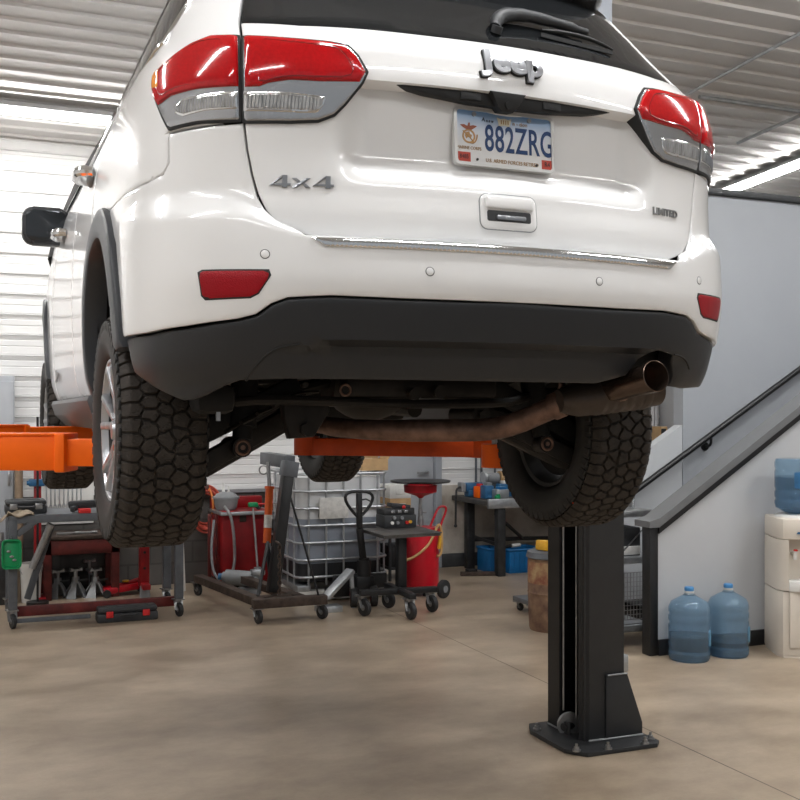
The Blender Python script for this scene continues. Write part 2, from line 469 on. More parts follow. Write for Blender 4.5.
# ---- tailgate -----------------------------------------------------------------------------------
seamL = [(240, 30), (241.5, 60), (243, 95), (244, 122), (247, 150), (252, 175), (258, 195), (266, 211), (277, 224), (292, 231), (313, 234.5)]
SE = PX(seamL, 'quarter')
zch = 2.062                                    # top of the chrome strip at the tailgate's foot
gb = PX([(240, 22), (300, 24.5), (365, 28), (430, 35)], 'quarter')
gl0 = gb[0]; zg = gb[1][1]
SE[0] = (gb[0][0], gb[0][1])
SE = [(s, z if i < len(SE)-1 else zch) for i, (s, z) in enumerate(SE)]
print('SEAM', [(round(a, 3), round(b, 3)) for a, b in SE]); print('GB', gb)
zc0 = gb[3][1]
glassb = gb+[(0.0, zc0)]
tg = glassb[::-1]+SE[1:]                       # from centre top to the left, then down the seam
tgpoly = tg+[(0.0, zch)]
half = tg[1:]
full = [(0.0, zc0)]+half+[(0.0, zch)]+[(-s, z) for s, z in half[::-1]]
tailgate = panel('tailgate', full, 'tail', M_PAINT, car, skirt=.05, res=.010, gap=.002)
# rear window, reaching up under the roof spoiler
gs = abs(gb[0][0])
gtop = [(0.0, 2.93), (-.45, 2.93), (-.62, 2.92), (-gs+.01, 2.86)]
gh = [(0, zc0+.004)]+[(s, z+.004) for s, z in gb[::-1]]
gp = gh+gtop[::-1]
gp = gh+[(-gs+.002, 2.80), (-gs+.015, 2.90), (-.60, 2.945), (0, 2.955)]
gfull = gp[:-1]+[(0, 2.955)]+[(-s, z) for s, z in gp[1:-1][::-1]]
window = panel('rear_window', gfull, 'quarter', M_GLASS, car, off=-.004, skirt=.02, res=.03, gap=.001)
# chrome strip
cs = abs(px2sz(313, 237, 'bump')[0])
mb = MB(); ch = [(-cs-.004, 2.056), (-cs+.03, 2.033), (cs-.03, 2.033), (cs+.004, 2.056)]
panel_geo(mb, ch, 'bump', .008, .05, .012, .004)
chrome = mb.build('chrome_strip', M_CHROME, car, recalc=False)
# black slot with plate lamps and the camera housing under the lip
sl = []
x0 = abs(px2sz(388, 84, 'quarter')[0]); zl = 2.4815
slot = [(-x0, zl), (-x0*.7, zl-.024), (-x0*.35, zl-.038), (0, zl-.042), (x0*.35, zl-.038), (x0*.7, zl-.024), (x0, zl)]
trim = panel('plate_lamp_trim', slot, 'quarter', M_BLACK, tailgate, off=-.012, skirt=.03, res=.012, rnd=.004)
for sx in (-1, 1):
    mb = MB(); panel_geo(mb, [(sx*.13-.03, zl-.028), (sx*.13+.03, zl-.028), (sx*.13+.03, zl-.010), (sx*.13-.03, zl-.010)], 'quarter', -.006, .01, .02, .002)
    mb.build('plate_lamp', M_DARKGREY, tailgate, recalc=False)
pc = surf(-.022, 2.452, 'quarter')
mb = MB(); ofs = -.022
mb.prism([(-.055, .028), (-.03, -.012), (-.018, -.024), (.018, -.024), (.03, -.012), (.055, .028)], -.04, .006, axisM(pc, (0, -1, -.15), (1, 0, 0)), .004)
mb.cyl(Vector(pc)+Vector((0, 0, -.006)), Vector(pc)+Vector((0, -.012, -.008)), .010)
mb.build('reversing_camera', M_BLACK, tailgate)
# handle
hs, hz = px2sz(508.5, 213, 'tail')
mb = MB(); panel_geo(mb, rrect(.175, .098, .022, 5, hs, hz), 'tail', .004, .02, .012, .005); hb = mb.build('tailgate_handle', M_PAINT, car, recalc=False)
mb = MB(); panel_geo(mb, rrect(.135, .030, .006, 3, hs, hz-.012), 'tail', .0048, .006, .012, .001); mb.build('handle_recess', M_DARKGREY, hb, recalc=False)
mb = MB(); panel_geo(mb, rrect(.150, .036, .010, 4, hs, hz+.024), 'tail', .016, .02, .012, .006); mb.build('handle_grip', M_PAINT, hb, recalc=False)
mb = MB(); panel_geo(mb, rrect(.09, .012, .004, 3, hs+.005, hz-.016), 'tail', .010, .008, .012, .002); mb.build('release_button', M_SATIN, hb, recalc=False)
# outline groove of the handle bezel
mb = MB(); panel_geo(mb, rrect(.1785, .1015, .024, 5, hs, hz), 'tail', .0015, .01, .012, .001); mb.build('handle_gap', M_MIDGREY, hb, recalc=False)

# ---- badges ---------------------------------------------------------------------------------------
js, jz = px2sz(512, 66.5, 'tail')
surf_text('badge_backing', 'Jeep', .078, js, jz, 'tail', M_BLACK, tailgate, ext=.004, offset=.0052, sx=1.36, spacing=1.03)
surf_text('maker_badge', 'Jeep', .078, js, jz, 'tail', M_SATIN, tailgate, ext=.006, bevel=.0008, offset=.0028, sx=1.36, spacing=1.03, off=.002)
fs_, fz = px2sz(302, 181, 'tail')
# 4x4 made of shaped strokes
def strokes(name, shapes, s0, z0, sc, m):
    mb = MB()
    for pts in shapes:
        poly = [(s0+x*sc[0], z0+y*sc[1]) for x, y in pts]
        panel_geo(mb, poly, 'tail', .006, .008, .02, .0012)
    return mb.build(name, m, tailgate, recalc=False)
four = [[(0, .22), (.62, 1), (.80, 1), (.18, .30), (.62, .30), (.62, .22), (.62, .14), (0, .14)], [(.60, 0), (.84, 0), (.84, 1), (.60, 1)], [(.82, .14), (1.0, .14), (1.0, .30), (.82, .30)]]
four = [[(0, .16), (.60, 1), (.62, .84), (.22, .32), (.62, .32), (.62, .16)], [(.60, 0), (.84, 0), (.84, 1), (.60, 1)], [(.83, .16), (1.0, .16), (1.0, .32), (.83, .32)]]
exx = [[(0, 0), (.26, 0), (1, 1), (.76, 1)], [(0, 1), (.24, 1), (.46, .66), (.34, .50)], [(.56, .36), (.74, 0), (1, 0), (.68, .50)]]
w4, h4 = .062, .040
for k, (gly, dx, sw, sh) in enumerate(((four, -.084, .055, .032), (exx, -.026, .048, .025), (four, .028, .055, .032))):
    strokes('four_by_four_badge', gly, fs_+dx, fz-.018, (sw, sh), M_SATIN)
ls, lz = px2sz(665, 213, 'tail')
surf_text('trim_badge', 'LIMITED', .030, ls, lz, 'tail', M_STEEL, tailgate, ext=.002, offset=.0006, sx=1.05, spacing=1.02)

# ---- number plate -----------------------------------------------------------------------------------
pc = Vector(surf(*[np.array(v) for v in px2sz(503.5, 140.5, 'tail')], 'tail')); ptilt = math.radians(-3)
PM = axisM(pc+Vector((-.003, -.012, -.004)), (0, -1, .06), (1, 0, 0))
def pl_fn(v): return PM @ v
m_plate = bpy.data.materials.new('number_plate_face'); m_plate.use_nodes = True
nt = m_plate.node_tree; bs = nt.nodes['Principled BSDF']; tc = nt.nodes.new('ShaderNodeTexCoord'); sp = nt.nodes.new('ShaderNodeSeparateXYZ'); rp = nt.nodes.new('ShaderNodeValToRGB')
nt.links.new(tc.outputs['Generated'], sp.inputs[0]); nt.links.new(sp.outputs[2], rp.inputs[0]); nt.links.new(rp.outputs[0], bs.inputs['Base Color'])
rp.color_ramp.elements[0].position = .30; rp.color_ramp.elements[0].color = (.66, .66, .66, 1)
rp.color_ramp.elements[1].position = .97; rp.color_ramp.elements[1].color = (.16, .30, .52, 1)
e = rp.color_ramp.elements.new(.62); e.color = (.58, .62, .68, 1); bs.inputs['Roughness'].default_value = .35
mb = MB(); mb.prism(rrect(.302, .152, .012, 4), -.001, .0015, PM); plate = mb.build('number_plate', m_plate, car)
mb = MB()
o = rrect(.314, .160, .014, 4); i_ = rrect(.296, .146, .010, 4)
n = len(o)
def ringprism(mb, o, i_, d0, d1, M):
    n = len(o); A = [mb.bm.verts.new(M @ Vector((*p, d1))) for p in o]; B = [mb.bm.verts.new(M @ Vector((*p, d1))) for p in i_]
    C = [mb.bm.verts.new(M @ Vector((*p, d0))) for p in o]; D = [mb.bm.verts.new(M @ Vector((*p, d0))) for p in i_]; fs = []
    for k in range(n):
        q = (k+1) % n
        fs += [mb.bm.faces.new((A[k], A[q], B[q], B[k])), mb.bm.faces.new((C[k], C[q], A[q], A[k])), mb.bm.faces.new((B[k], B[q], D[q], D[k])), mb.bm.faces.new((D[k], D[q], C[q], C[k]))]
    mb._fin(fs)
ringprism(mb, o, i_, -.012, .005, PM); mb.build('plate_frame', mat('plate_frame_silver', (.62, .62, .61), .3, .35), plate)
M_INK = mat('plate_ink_blue', (.004, .035, .13), .4); M_INKB = mat('plate_ink_brown', (.30, .17, .06), .5); M_STICK = mat('plate_sticker_red', (.42, .05, .03), .5); M_INKK = mat('plate_ink_black', (.01, .01, .012), .5)
def ptext(name, txt, size, cx, cy, m, sx=1.0, off=0.0, spacing=1.0, ext=.0006):
    V, Fc = text_geo(txt, size, ext, 0, off, sx, spacing=spacing); mb = MB()
    add_geo(mb, V, Fc, lambda v: PM @ Vector((v.x+cx, v.y+cy, v.z+.0022))); return mb.build(name, m, plate)
ptext('registration_number', '882ZRG', .104, .046, -.002, M_INK, sx=.58, off=.0012, spacing=1.06)
ptext('branch_lettering', 'MARINE CORPS', .0125, -.112, -.032, M_INKB, sx=.86)
ptext('retired_lettering', 'U.S. ARMED FORCES RETIRED', .0145, .022, -.0615, M_INKB, sx=.88)
ptext('state_script', 'A', .016, -.066, .052, M_INKK); ptext('state_script', 'n e w', .013, -.046, .050, M_INKK, sx=.8)
ptext('state_script', 'n - tion', .016, .049, .050, M_INKB, sx=1.0)
mb = MB(); mb.prism([(-.024, .012), (-.012, .008), (0, .011), (.012, .008), (.022, .012), (.018, -.004), (.014, -.012), (0, -.009), (-.018, -.013), (-.020, 0)], .001, .0025, PM @ Matrix.Translation((0, .051, 0))); mb.build('state_outline', mat('plate_cream', (.60, .55, .42), .5), plate)
for q in (-.010, -.003, .004, .011):
    mb = MB(); mb.prism([(q-.0015, -.006), (q+.0015, -.006), (q+.0015, .005), (q-.0015, .005)], .002, .003, PM @ Matrix.Translation((0, .051, 0))); mb.build('state_outline', M_INKB, plate)
# round emblem: globe, spread wings, anchor
EM = PM @ Matrix.Translation((-.112, .005, 0)); mb = MB()
ringprism(mb, [(.020*math.cos(a*PI/12), .020*math.sin(a*PI/12)-.004) for a in range(24)], [(.015*math.cos(a*PI/12), .015*math.sin(a*PI/12)-.004) for a in range(24)], .001, .0026, EM)
mb.prism([(-.010, .006), (.002, .010), (.004, .002), (.010, .000), (.006, -.010), (-.002, -.006), (-.008, -.012), (-.012, -.002)], .001, .0024, EM)
mb.tube([EM @ Vector(v) for v in ((-.018, .010, .002), (0, -.004, .002), (.016, -.020, .002))], .0016, 6)
mb.tube([EM @ Vector(v) for v in ((.004, -.022, .002), (.016, -.022, .002), (.024, -.010, .002), (.026, .002, .002))], .0022, 6, smooth=1)
mb.build('emblem_globe', mat('emblem_gold', (.42, .24, .10), .5), plate)
mb = MB(); mb.prism([(-.026, .026), (-.014, .028), (-.004, .024), (0, .034), (.004, .034), (.004, .025), (.014, .028), (.026, .026), (.018, .020), (.008, .014), (-.006, .014), (-.018, .020)], .001, .0026, EM)
mb.build('emblem_wings', mat('emblem_brown', (.28, .08, .04), .5), plate)
for cx, w in ((-.128, .040), (.132, .032)):
    mb = MB(); mb.prism([(cx-w/2, -.070), (cx+w/2, -.070), (cx+w/2, -.044), (cx-w/2, -.044)], .001, .0024, PM)
    mb.build('registration_sticker', M_STICK, plate)
ptext('sticker_lettering', '8485', .017, -.128, -.057, M_INKK, sx=.8, ext=.001); ptext('sticker_lettering', 'R4', .020, .133, -.057, M_INKK, sx=.8, ext=.001)
for cx, cy, r, m in ((-.095, .064, .0065, M_STEEL), (.078, .064, .0065, M_STEEL), (-.088, -.062, .0035, M_INKK), (.098, -.062, .0035, M_INKK)):
    mb = MB(); mb.cyl(PM @ Vector((cx, cy, .001)), PM @ Vector((cx, cy, .005)), r, seg=12); mb.build('plate_bolt', m, plate)

# ---- tail lamps -----------------------------------------------------------------------------------
inner = [(243.5, 38.5), (290, 41), (330, 44.5), (347, 47.5), (357, 57), (366.5, 73), (362, 83), (345, 104), (334, 115), (318, 121), (290, 122), (244.5, 122)]
i_red = [(245, 40), (290, 42.5), (330, 46), (345.5, 49), (355, 58), (364.5, 73), (359, 82.5), (320, 82), (290, 80.5), (269, 83.5), (260, 87), (246, 87.5)]
i_clr = [(246.5, 94.5), (280, 94.5), (305, 96.5), (324, 98.5), (322, 105), (316, 111), (300, 111), (247, 109.5)]
outer = [(239, 38), (212, 38.6), (194, 45.5), (171, 61.5), (159, 73), (154.5, 90), (161, 108.5), (170.5, 129), (200, 122.2), (240.5, 120.8)]
o_red = [(238, 39.5), (213, 40), (195, 47), (172, 63), (160.5, 74), (156, 90), (161.5, 106), (174, 96.5), (200, 89.6), (239, 87)]
o_clr = [(178, 108), (186, 101.5), (206, 97), (236.5, 94.6), (237, 108), (206, 110), (186, 115), (179, 113)]
o_amb = [(158.5, 77.5), (164.5, 71.5), (164, 90), (157.5, 91)]
P_in = PX(inner, 'quarter'); P_ir = PX(i_red, 'quarter'); P_ic = PX(i_clr, 'quarter')
P_ou = PX(outer, 'quarter'); P_or = PX(o_red, 'quarter'); P_oc = PX(o_clr, 'quarter'); P_oa = PX(o_amb, 'quarter')
def lamp(bez, red, clr, amb, nm, dep):
    g = panel(nm, bez, 'quarter', M_BEZEL, car, off=.010, skirt=.09, res=.012, rnd=.006)
    bk = MB(); panel_geo(bk, bez, 'quarter', .007, .07, .012, .001, gap=-.005); bk.build('lamp_gasket', M_BLACK, g, recalc=False)
    r = panel('red_lens', red, 'quarter', M_RED, g, off=.020, skirt=.014, res=.012, rnd=.010, gap=-.001)
    c = np.array(red).mean(0)
    inn = [tuple(c+(np.array(p)-c)*.80) for p in red]; inn2 = [tuple(c+(np.array(p)-c)*.70) for p in red]
    mbl = MB(); mbl.tube([Vector(p) for p in (lambda q: surf(q[:, 0], q[:, 1], 'quarter')+surfn(q[:, 0], q[:, 1], 'quarter')*.0205)(np.array(inn))], .0016, 6, closed=True, smooth=1)
    mbl.build('light_guide', M_REDDARK, g)
    c3 = np.array(clr).mean(0); panel('lens_surround', [tuple(c3+(np.array(q_)-c3)*np.array((1.05, 1.32))) for q_ in clr], 'quarter', M_CHROME, g, off=.012, skirt=.006, res=.012, rnd=.003)
    cl = panel('clear_lens', clr, 'quarter', M_CLEAR, g, off=.014, skirt=.01, res=.012, rnd=.003)
    # fine vertical flutes of the reversing lamp
    s0, s1 = min(p[0] for p in clr), max(p[0] for p in clr); z0, z1 = min(p[1] for p in clr), max(p[1] for p in clr)
    mf = MB(); k = 22
    for q in range(1, k):
        ss = s0+(s1-s0)*q/k; zz = np.linspace(z0, z1, 25); zz = [z for z in zz if inside((ss, z), clr)]
        if len(zz) > 2:
            zz = np.array([zz[0], zz[-1]]); P = surf(np.full(2, ss), zz, 'quarter')+surfn(np.full(2, ss), zz, 'quarter')*.0145
            mf.bar(P[0], P[1], .0012, .0012)
    mf.build('lens_flute', M_SATIN, g)
    if amb: panel('side_marker_lens', amb, 'quarter', M_AMBER, g, off=.0215, skirt=.006, res=.012, rnd=.003)
for f in (lambda p: p, mirr):
    lamp(f(P_in), f(P_ir), f(P_ic), None, 'tailgate_lamp', .05); lamp(f(P_ou), f(P_or), f(P_oc), f(P_oa), 'tail_lamp', .05)

# ---- bumper cover ------------------------------------------------------------------------------------
ft = [(125.5, 338), (150, 334), (190, 327), (240, 319.5), (257, 315), (272, 304), (288, 298), (330, 296), (400, 299), (470, 301.5)]
FT = PX(ft, 'fascia'); FT = [(s, z) for s, z in FT]; zft = FT[-1][1]; print('FT', [(round(a, 3), round(b, 3)) for a, b in FT])
seamb = [(s, z) for s, z in SE[3:]]
bu = PX([(168.5, 131), (168.5, 163), (163, 174), (148, 182), (122, 197), (108, 206)], 'quarter'); print('BU', bu)
# arch edge of the bumper follows the flare
import math as _m
ARC = [(-.335, 1.80), (-.312, 1.93), (-.225, 2.11), (-.045, 2.25), (0.19, 2.285), (.42, 2.22), (.575, 2.05), (.63, 1.86), (.64, 1.66)]   # outer flare edge (Y, z)
ARI = [(-.235, 1.79), (-.212, 1.90), (-.135, 2.04), (0.01, 2.155), (0.19, 2.19), (.37, 2.15), (.505, 2.00), (.555, 1.84), (.565, 1.64)]
def y2s(y, z):
    lo, hi = .6, SMAX-.4
    for _ in range(40):
        m = (lo+hi)/2
        if surf(m, z, 'quarter')[1] < y: lo = m
        else: hi = m
    return (lo+hi)/2
arcS = [(-y2s(y, z), z) for y, z in ARC]; ariS = [(-y2s(y, z), z) for y, z in ARI]
print('arcS', [(round(a, 3), round(b, 3)) for a, b in arcS])
bl = [(0, zch-.01)]+[(-cs-.02, zch+.004)]+[(s-.0015, z-.001+.013*float(SS((2.16-z)/.05))) for s, z in seamb[::-1][1:]]
bl += [(bu[0][0], bu[0][1]-.008)]+bu[1:-1]+[(arcS[3][0], arcS[3][1])]+[arcS[2], arcS[1], (arcS[0][0], FT[0][1])]
bl += [(s, z) for s, z in FT[1:]]+[(0, zft)]
bfull = bl[:-1]+[(0, zft)]+[(-s, z) for s, z in bl[1:-1][::-1]]
bumper = panel('bumper_cover', bfull, 'bump', M_PAINT, car, skirt=.03, res=.012, gap=.0015)
# lower fascia with exhaust cut-out on the right
fb = PX([(182, 401), (192, 400.5), (210, 393), (222, 387), (240, 381.5), (290, 380), (350, 380.5), (420, 381.5), (500, 383)], 'fascia')
print('fb', fb)
fr = [(0, zft)]+[(s, z-.003) for s, z in FT[::-1][:-1]]+[(arcS[0][0], FT[0][1]-.003), (arcS[0][0]+.06, 1.72)]+fb
rt = [(-s, z-.003) for s, z in FT]; zb = fb[-1][1]
ex = [(.33, zb), (.44, 1.715), (.475, 1.765), (.53, 1.792), (.60, 1.778), (.635, 1.72), (.64, 1.685), (.72, 1.68), (-arcS[0][0]-.10, 1.70), (-arcS[0][0]-.01, 1.80)]
ffull = fr+[(0.2, zb)]+ex+[(-arcS[0][0], FT[0][1]-.003)]+rt[1:]
fascia = panel('lower_fascia', ffull, 'fascia', M_PLASTIC, car, off=-.001, skirt=.06, res=.015, rnd=.007)
# reflectors, sensors
fq = np.array(PX([(246, 381), (252, 371), (261, 360), (271, 351), (284, 346), (300, 344.5)], 'fascia'))
for sg_ in (1, -1):
    P = surf(fq[:, 0]*sg_, fq[:, 1], 'fascia')+surfn(fq[:, 0]*sg_, fq[:, 1], 'fascia')*.0
    if sg_ < 0: P = P[2:]
    mb = MB(); mb.tube([Vector(p_) for p_ in P], .0028, 6, smooth=2); mb.build('fascia_seam', M_BLACK, fascia)
rf = PX([(198.5, 273.5), (203, 271), (268, 270.5), (270, 276), (258, 293), (250, 297), (206, 299), (202, 295)], 'bump')
for f in (lambda p: p, mirr):
    r = panel('rear_reflector', f(rf), 'bump', M_REFL, car, off=.002, skirt=.012, res=.012, rnd=.003)
    c_ = np.array(f(rf)).mean(0); mb = MB(); panel_geo(mb, [tuple(c_+(np.array(q_)-c_)*np.array((1.035, 1.10))) for q_ in f(rf)], 'bump', .0012, .01, .015, .0008); mb.build('reflector_surround', M_BLACK, r, recalc=False)
for x, y in ((265, 254), (430, 271.5)):
    s, z = px2sz(x, y, 'bump')
    for ss in (s, -s):
        mb = MB(); panel_geo(mb, [(ss+.0125*math.cos(a*PI/10), z+.0125*math.sin(a*PI/10)) for a in range(20)], 'bump', .0006, .01, .02, .0005)
        g = mb.build('parking_sensor', M_DARKGREY, car, recalc=False)
        mb = MB(); panel_geo(mb, [(ss+.0105*math.cos(a*PI/10), z+.0105*math.sin(a*PI/10)) for a in range(20)], 'bump', .0014, .01, .02, .0008); mb.build('sensor_face', M_PAINT, g, recalc=False)

# ---- sides ----------------------------------------------------------------------------------------
ZB = 2.622; ZSILL = 1.675
def sy(y, z): return -y2s(y, z)
def cat(l, n=5):
    P = [np.array(p) for p in l]; P = [2*P[0]-P[1]]+P+[2*P[-1]-P[-2]]; out = []
    for i in range(1, len(P)-2):
        for k in range(n):
            t = k/n; a, b, c, d = P[i-1:i+3]; out.append(tuple(.5*((2*b)+(c-a)*t+(2*a-5*b+4*c-d)*t*t+(3*b-a-3*c+d)*t**3)))
    return out+[tuple(P[-2])]
def sp_(l): return [(sy(y, z), z) for y, z in l]
ARF = [(y+2.915, z) for y, z in ARC]; AFI = [(y+2.915, z) for y, z in ARI]
quarterL = [(SE[0][0]-.004, 2.95), (SE[0][0]-.004, SE[0][1])]+[(s-.006, z) for s, z in SE[1:4]]+[(bu[0][0], bu[0][1]-.004)]+bu[1:-1]+[arcS[3], arcS[4], arcS[5]]
gw = [(-.50, 2.66), (-.40, 2.92), (.25, 2.95)]        # side glass rear edge (Y,z)
quarterL += sp_([(.45, 2.22), (.48, 2.45), (.45, ZB), (-.44, 2.630), (-.50, 2.655), (-.42, 2.86), (-.36, 2.95)])
for f in (lambda p: p, mirr):
    panel('rear_quarter_panel', f(quarterL), 'quarter', M_PAINT, car, res=.02, gap=.0015)
    reard = sp_([(.46, 2.22), (.58, 2.06), (.64, 1.88), (.65, ZSILL), (1.20, ZSILL), (1.20, ZB), (.46, ZB), (.49, 2.45)])
    panel('rear_door', f(reard), 'quarter', M_PAINT, car, res=.03, gap=.002)
    frontd = sp_([(1.206, ZSILL), (2.22, ZSILL), (2.22, ZB-.03), (1.206, ZB)])
    panel('front_door', f(frontd), 'quarter', M_PAINT, car, res=.04, gap=.002)
    fend = sp_([(2.226, ZSILL), (2.40, ZSILL)]+[(ARF[i][0], ARF[i][1]) for i in (0, 1, 2, 3, 4, 5, 6, 7)]+[(3.52, 1.80)])+[(-(SMAX-.05), 1.85), (-(SMAX-.05), 2.35)]+sp_([(3.3, 2.42), (2.9, 2.47), (2.226, 2.57)])
    panel('front_fender', f(fend), 'quarter', M_PAINT, car, res=.05, gap=.002)
    # flares
    for arc, ari in ((ARC, ARI), (ARF, AFI)):
        ring = sp_(cat(arc))+sp_(cat(ari))[::-1]
        panel('wheel_arch_flare', f(ring), 'quarter', M_FLARE, car, off=.020, skirt=.07, res=.03, rnd=.012)
    # sill cladding
    mb = MB(); sgn = -1 if f(P_in) is P_in else 1
    prof = [(.965, ZSILL-.003), (.972, 1.655), (.955, 1.60), (.90, 1.545), (.80, 1.53), (.78, 1.70)]
    mb.prism([(sgn*a, b) for a, b in prof], -.59, -2.36, Matrix(((1, 0, 0, 0), (0, 0, -1, 0), (0, 1, 0, 0), (0, 0, 0, 1))), .006)
    mb.build('sill_cladding', M_BEZEL if False else mat('sill_grey', (.10, .10, .105), .4), car)
    # side glass and chrome line
    sg1 = sp_([(-.495, 2.662), (-.41, 2.86), (-.35, 2.945), (1.3, 2.97), (1.75, 2.86), (2.15, 2.64), (2.1, ZB+.008), (-.44, ZB+.012)])
    panel('side_window', f(sg1), 'quarter', M_GLASS, car, off=-.004, res=.05, gap=.001)
    q = np.array(f(sp_([(-.36, 2.955), (-.42, 2.862), (-.507, 2.656), (-.44, ZB+.006), (.4, ZB+.003), (1.2, ZB+.002), (2.1, ZB)])))
    P = surf(q[:, 0], q[:, 1], 'quarter')+surfn(q[:, 0], q[:, 1], 'quarter')*.004
    mb = MB(); mb.tube([Vector(p) for p in P], .006, 6, smooth=1); mb.build('chrome_window_trim', M_CHROME, car)
# door handles and side lettering
for sgn in (-1, 1):
    for y, zc in ((.64, 2.505), (1.74, 2.455)):
        X = sgn*.962
        mb = MB(); mb.tube([(X-sgn*.01, y-.10, zc), (X+sgn*.035, y-.075, zc+.004), (X+sgn*.042, y, zc+.004), (X+sgn*.035, y+.075, zc+.004), (X-sgn*.01, y+.10, zc)], [.018, .021, .021, .021, .018], 10, smooth=2)
        h = mb.build('door_handle', M_CHROME, car)
        mb = MB(); mb.sphere((X-sgn*.012, y, zc-.012), .035, (.5, 1.5, .8)); mb.build('handle_cup', M_MIDGREY, h)
    # mirror
    MX = sgn*1.020; MY = 2.02; MZ = 2.545
    mb = MB(); mb.prism(rrect(.225, .185, .05, 6), -.012, .09, axisM((MX, MY, MZ), (0, 1, .05), (1, 0, 0)), .018)
    mm = mb.build('door_mirror', M_BLACKGLOSS if False else M_DARKGREY, car)
    mb = MB(); mb.prism(rrect(.195, .155, .042, 6), -.016, -.011, axisM((MX, MY, MZ), (0, 1, .05), (1, 0, 0)), .002); mb.build('mirror_glass', mat('mirror_glass_dark', (.05, .055, .06), .06, .6), mm)
    mb = MB(); mb.prism(rrect(.222, .182, .05, 6), .05, .12, axisM((MX, MY, MZ), (0, 1, .05), (1, 0, 0)), .025); mb.build('mirror_cap', M_PAINT, mm)
    mb = MB(); mb.bar((sgn*.92, MY+.05, MZ-.06), (MX, MY+.05, MZ-.06), .05, .05, bev=.01); mb.build('mirror_arm', M_DARKGREY, mm)
    V, Fc = text_geo('Jeep', .07, .002, 0, .002); mb = MB(); add_geo(mb, V, Fc, lambda v: Vector((sgn*(.972+v.z), 2.0+sgn*v.x*1.0, 1.80+v.y)))
    mb.build('door_badge', M_STEEL, car)
# ---- roof, spoiler, hood, screen ----------------------------------------------------------------------
def cap(name, z, m, s_lo=None, dome=.05, inset=.0, kind='quarter', off=0.0):
    mb = MB(); S = np.linspace(-SMAX, SMAX, 160, endpoint=False); base = surf(S, np.full_like(S, z), kind)
    c = base.mean(0); rows = []
    for k, t in enumerate((1.0, .97, .85, .6, .3)):
        rows.append([mb.bm.verts.new((c[0]+(p[0]-c[0])*t, c[1]+(p[1]-c[1])*t, z+dome*(1-t**2.5)+off)) for p in base])
    cv = mb.bm.verts.new((c[0], c[1], z+dome+off)); fs = []
    n = len(S)
    for a, b in zip(rows, rows[1:]):
        for i in range(n): fs.append(mb.bm.faces.new((a[i], a[(i+1) % n], b[(i+1) % n], b[i])))
    for i in range(n): fs.append(mb.bm.faces.new((rows[-1][i], rows[-1][(i+1) % n], cv)))
    mb._fin(fs); return mb.build(name, m, car)
cap('roof', 2.955, M_PAINT, dome=.10)
mb = MB()
hp = [(-.86, 2.2), (-.86, 3.2), (-.74, 3.6), (-.4, 3.78), (.4, 3.78), (.74, 3.6), (.86, 3.2), (.86, 2.2)]
mb.prism(hp, 2.40, 2.47, None, .02); mb.build('hood', M_PAINT, car)
mb = MB(); ws = [mb.bm.verts.new(v) for v in ((-.86, 2.30, 2.50), (.86, 2.30, 2.50), (.66, 1.30, 2.98), (-.66, 1.30, 2.98))]; mb._fin([mb.bm.faces.new(ws)]); mb.build('windscreen', M_GLASS, car)
# spoiler: a wing running across the top of the rear window
mb = MB(); rows = []
for t in np.linspace(-1, 1, 41):
    X = .565*t; e_ = abs(t)**6
    yb = -.70+.10*t*t+.05*e_; zb_ = 3.008-.03*t*t
    prof = [(yb, zb_), (yb+.012, zb_-.028), (yb+.05, zb_-.043), (yb+.16, zb_-.02), (-.38, 2.99), (-.30, 3.06), (yb+.20, 3.04-.02*t*t), (yb+.02, zb_+.035)]
    if abs(t) > .93:
        k = (abs(t)-.93)/.07*.5; cz = zb_; prof = [(yb+.10+(a-yb-.10)*(1-k*.5), cz+(b-cz)*(1-k)) for a, b in prof]
    rows.append([mb.bm.verts.new((X, a, b)) for a, b in prof])
fs = [mb.bm.faces.new(rows[0]), mb.bm.faces.new(rows[-1][::-1])]
for a, b in zip(rows, rows[1:]):
    for i in range(8): fs.append(mb.bm.faces.new((a[i], a[(i+1) % 8], b[(i+1) % 8], b[i])))
mb._fin(fs); mb.build('roof_spoiler', mat('spoiler_grey', (.06, .062, .066), .32, coat=.4), car, 40)
# ---- wiper --------------------------------------------------------------------------------------------
def wp(px, py, off):
    s, z = px2sz(px, py, 'quarter'); return Vector(surf(s, z, 'quarter')+surfn(s, z, 'quarter')*off)
mb = MB(); mb.tube([wp(494, 29, .006), wp(495, 24, .016), wp(501, 21.5, .020), wp(514, 21.5, .022), wp(530, 23.5, .022), wp(560, 31, .020), wp(584, 37, .016)], [.016, .020, .021, .019, .017, .015, .010], 12, smooth=2)
mb.cyl(wp(496, 32, -.003), wp(496, 31, .016), .016)
wip = mb.build('rear_wiper', M_DARKGREY, car)
mb = MB(); mb.tube([wp(540, 33, .010), wp(560, 36, .012), wp(580, 40, .012), wp(600, 47, .010), wp(611, 52, .008)], [.004, .007, .007, .006, .004], 8, smooth=1)
mb.bar(wp(540, 36, .004), wp(611, 54, .004), .006, .012); mb.build('wiper_blade', M_BLACK, wip)

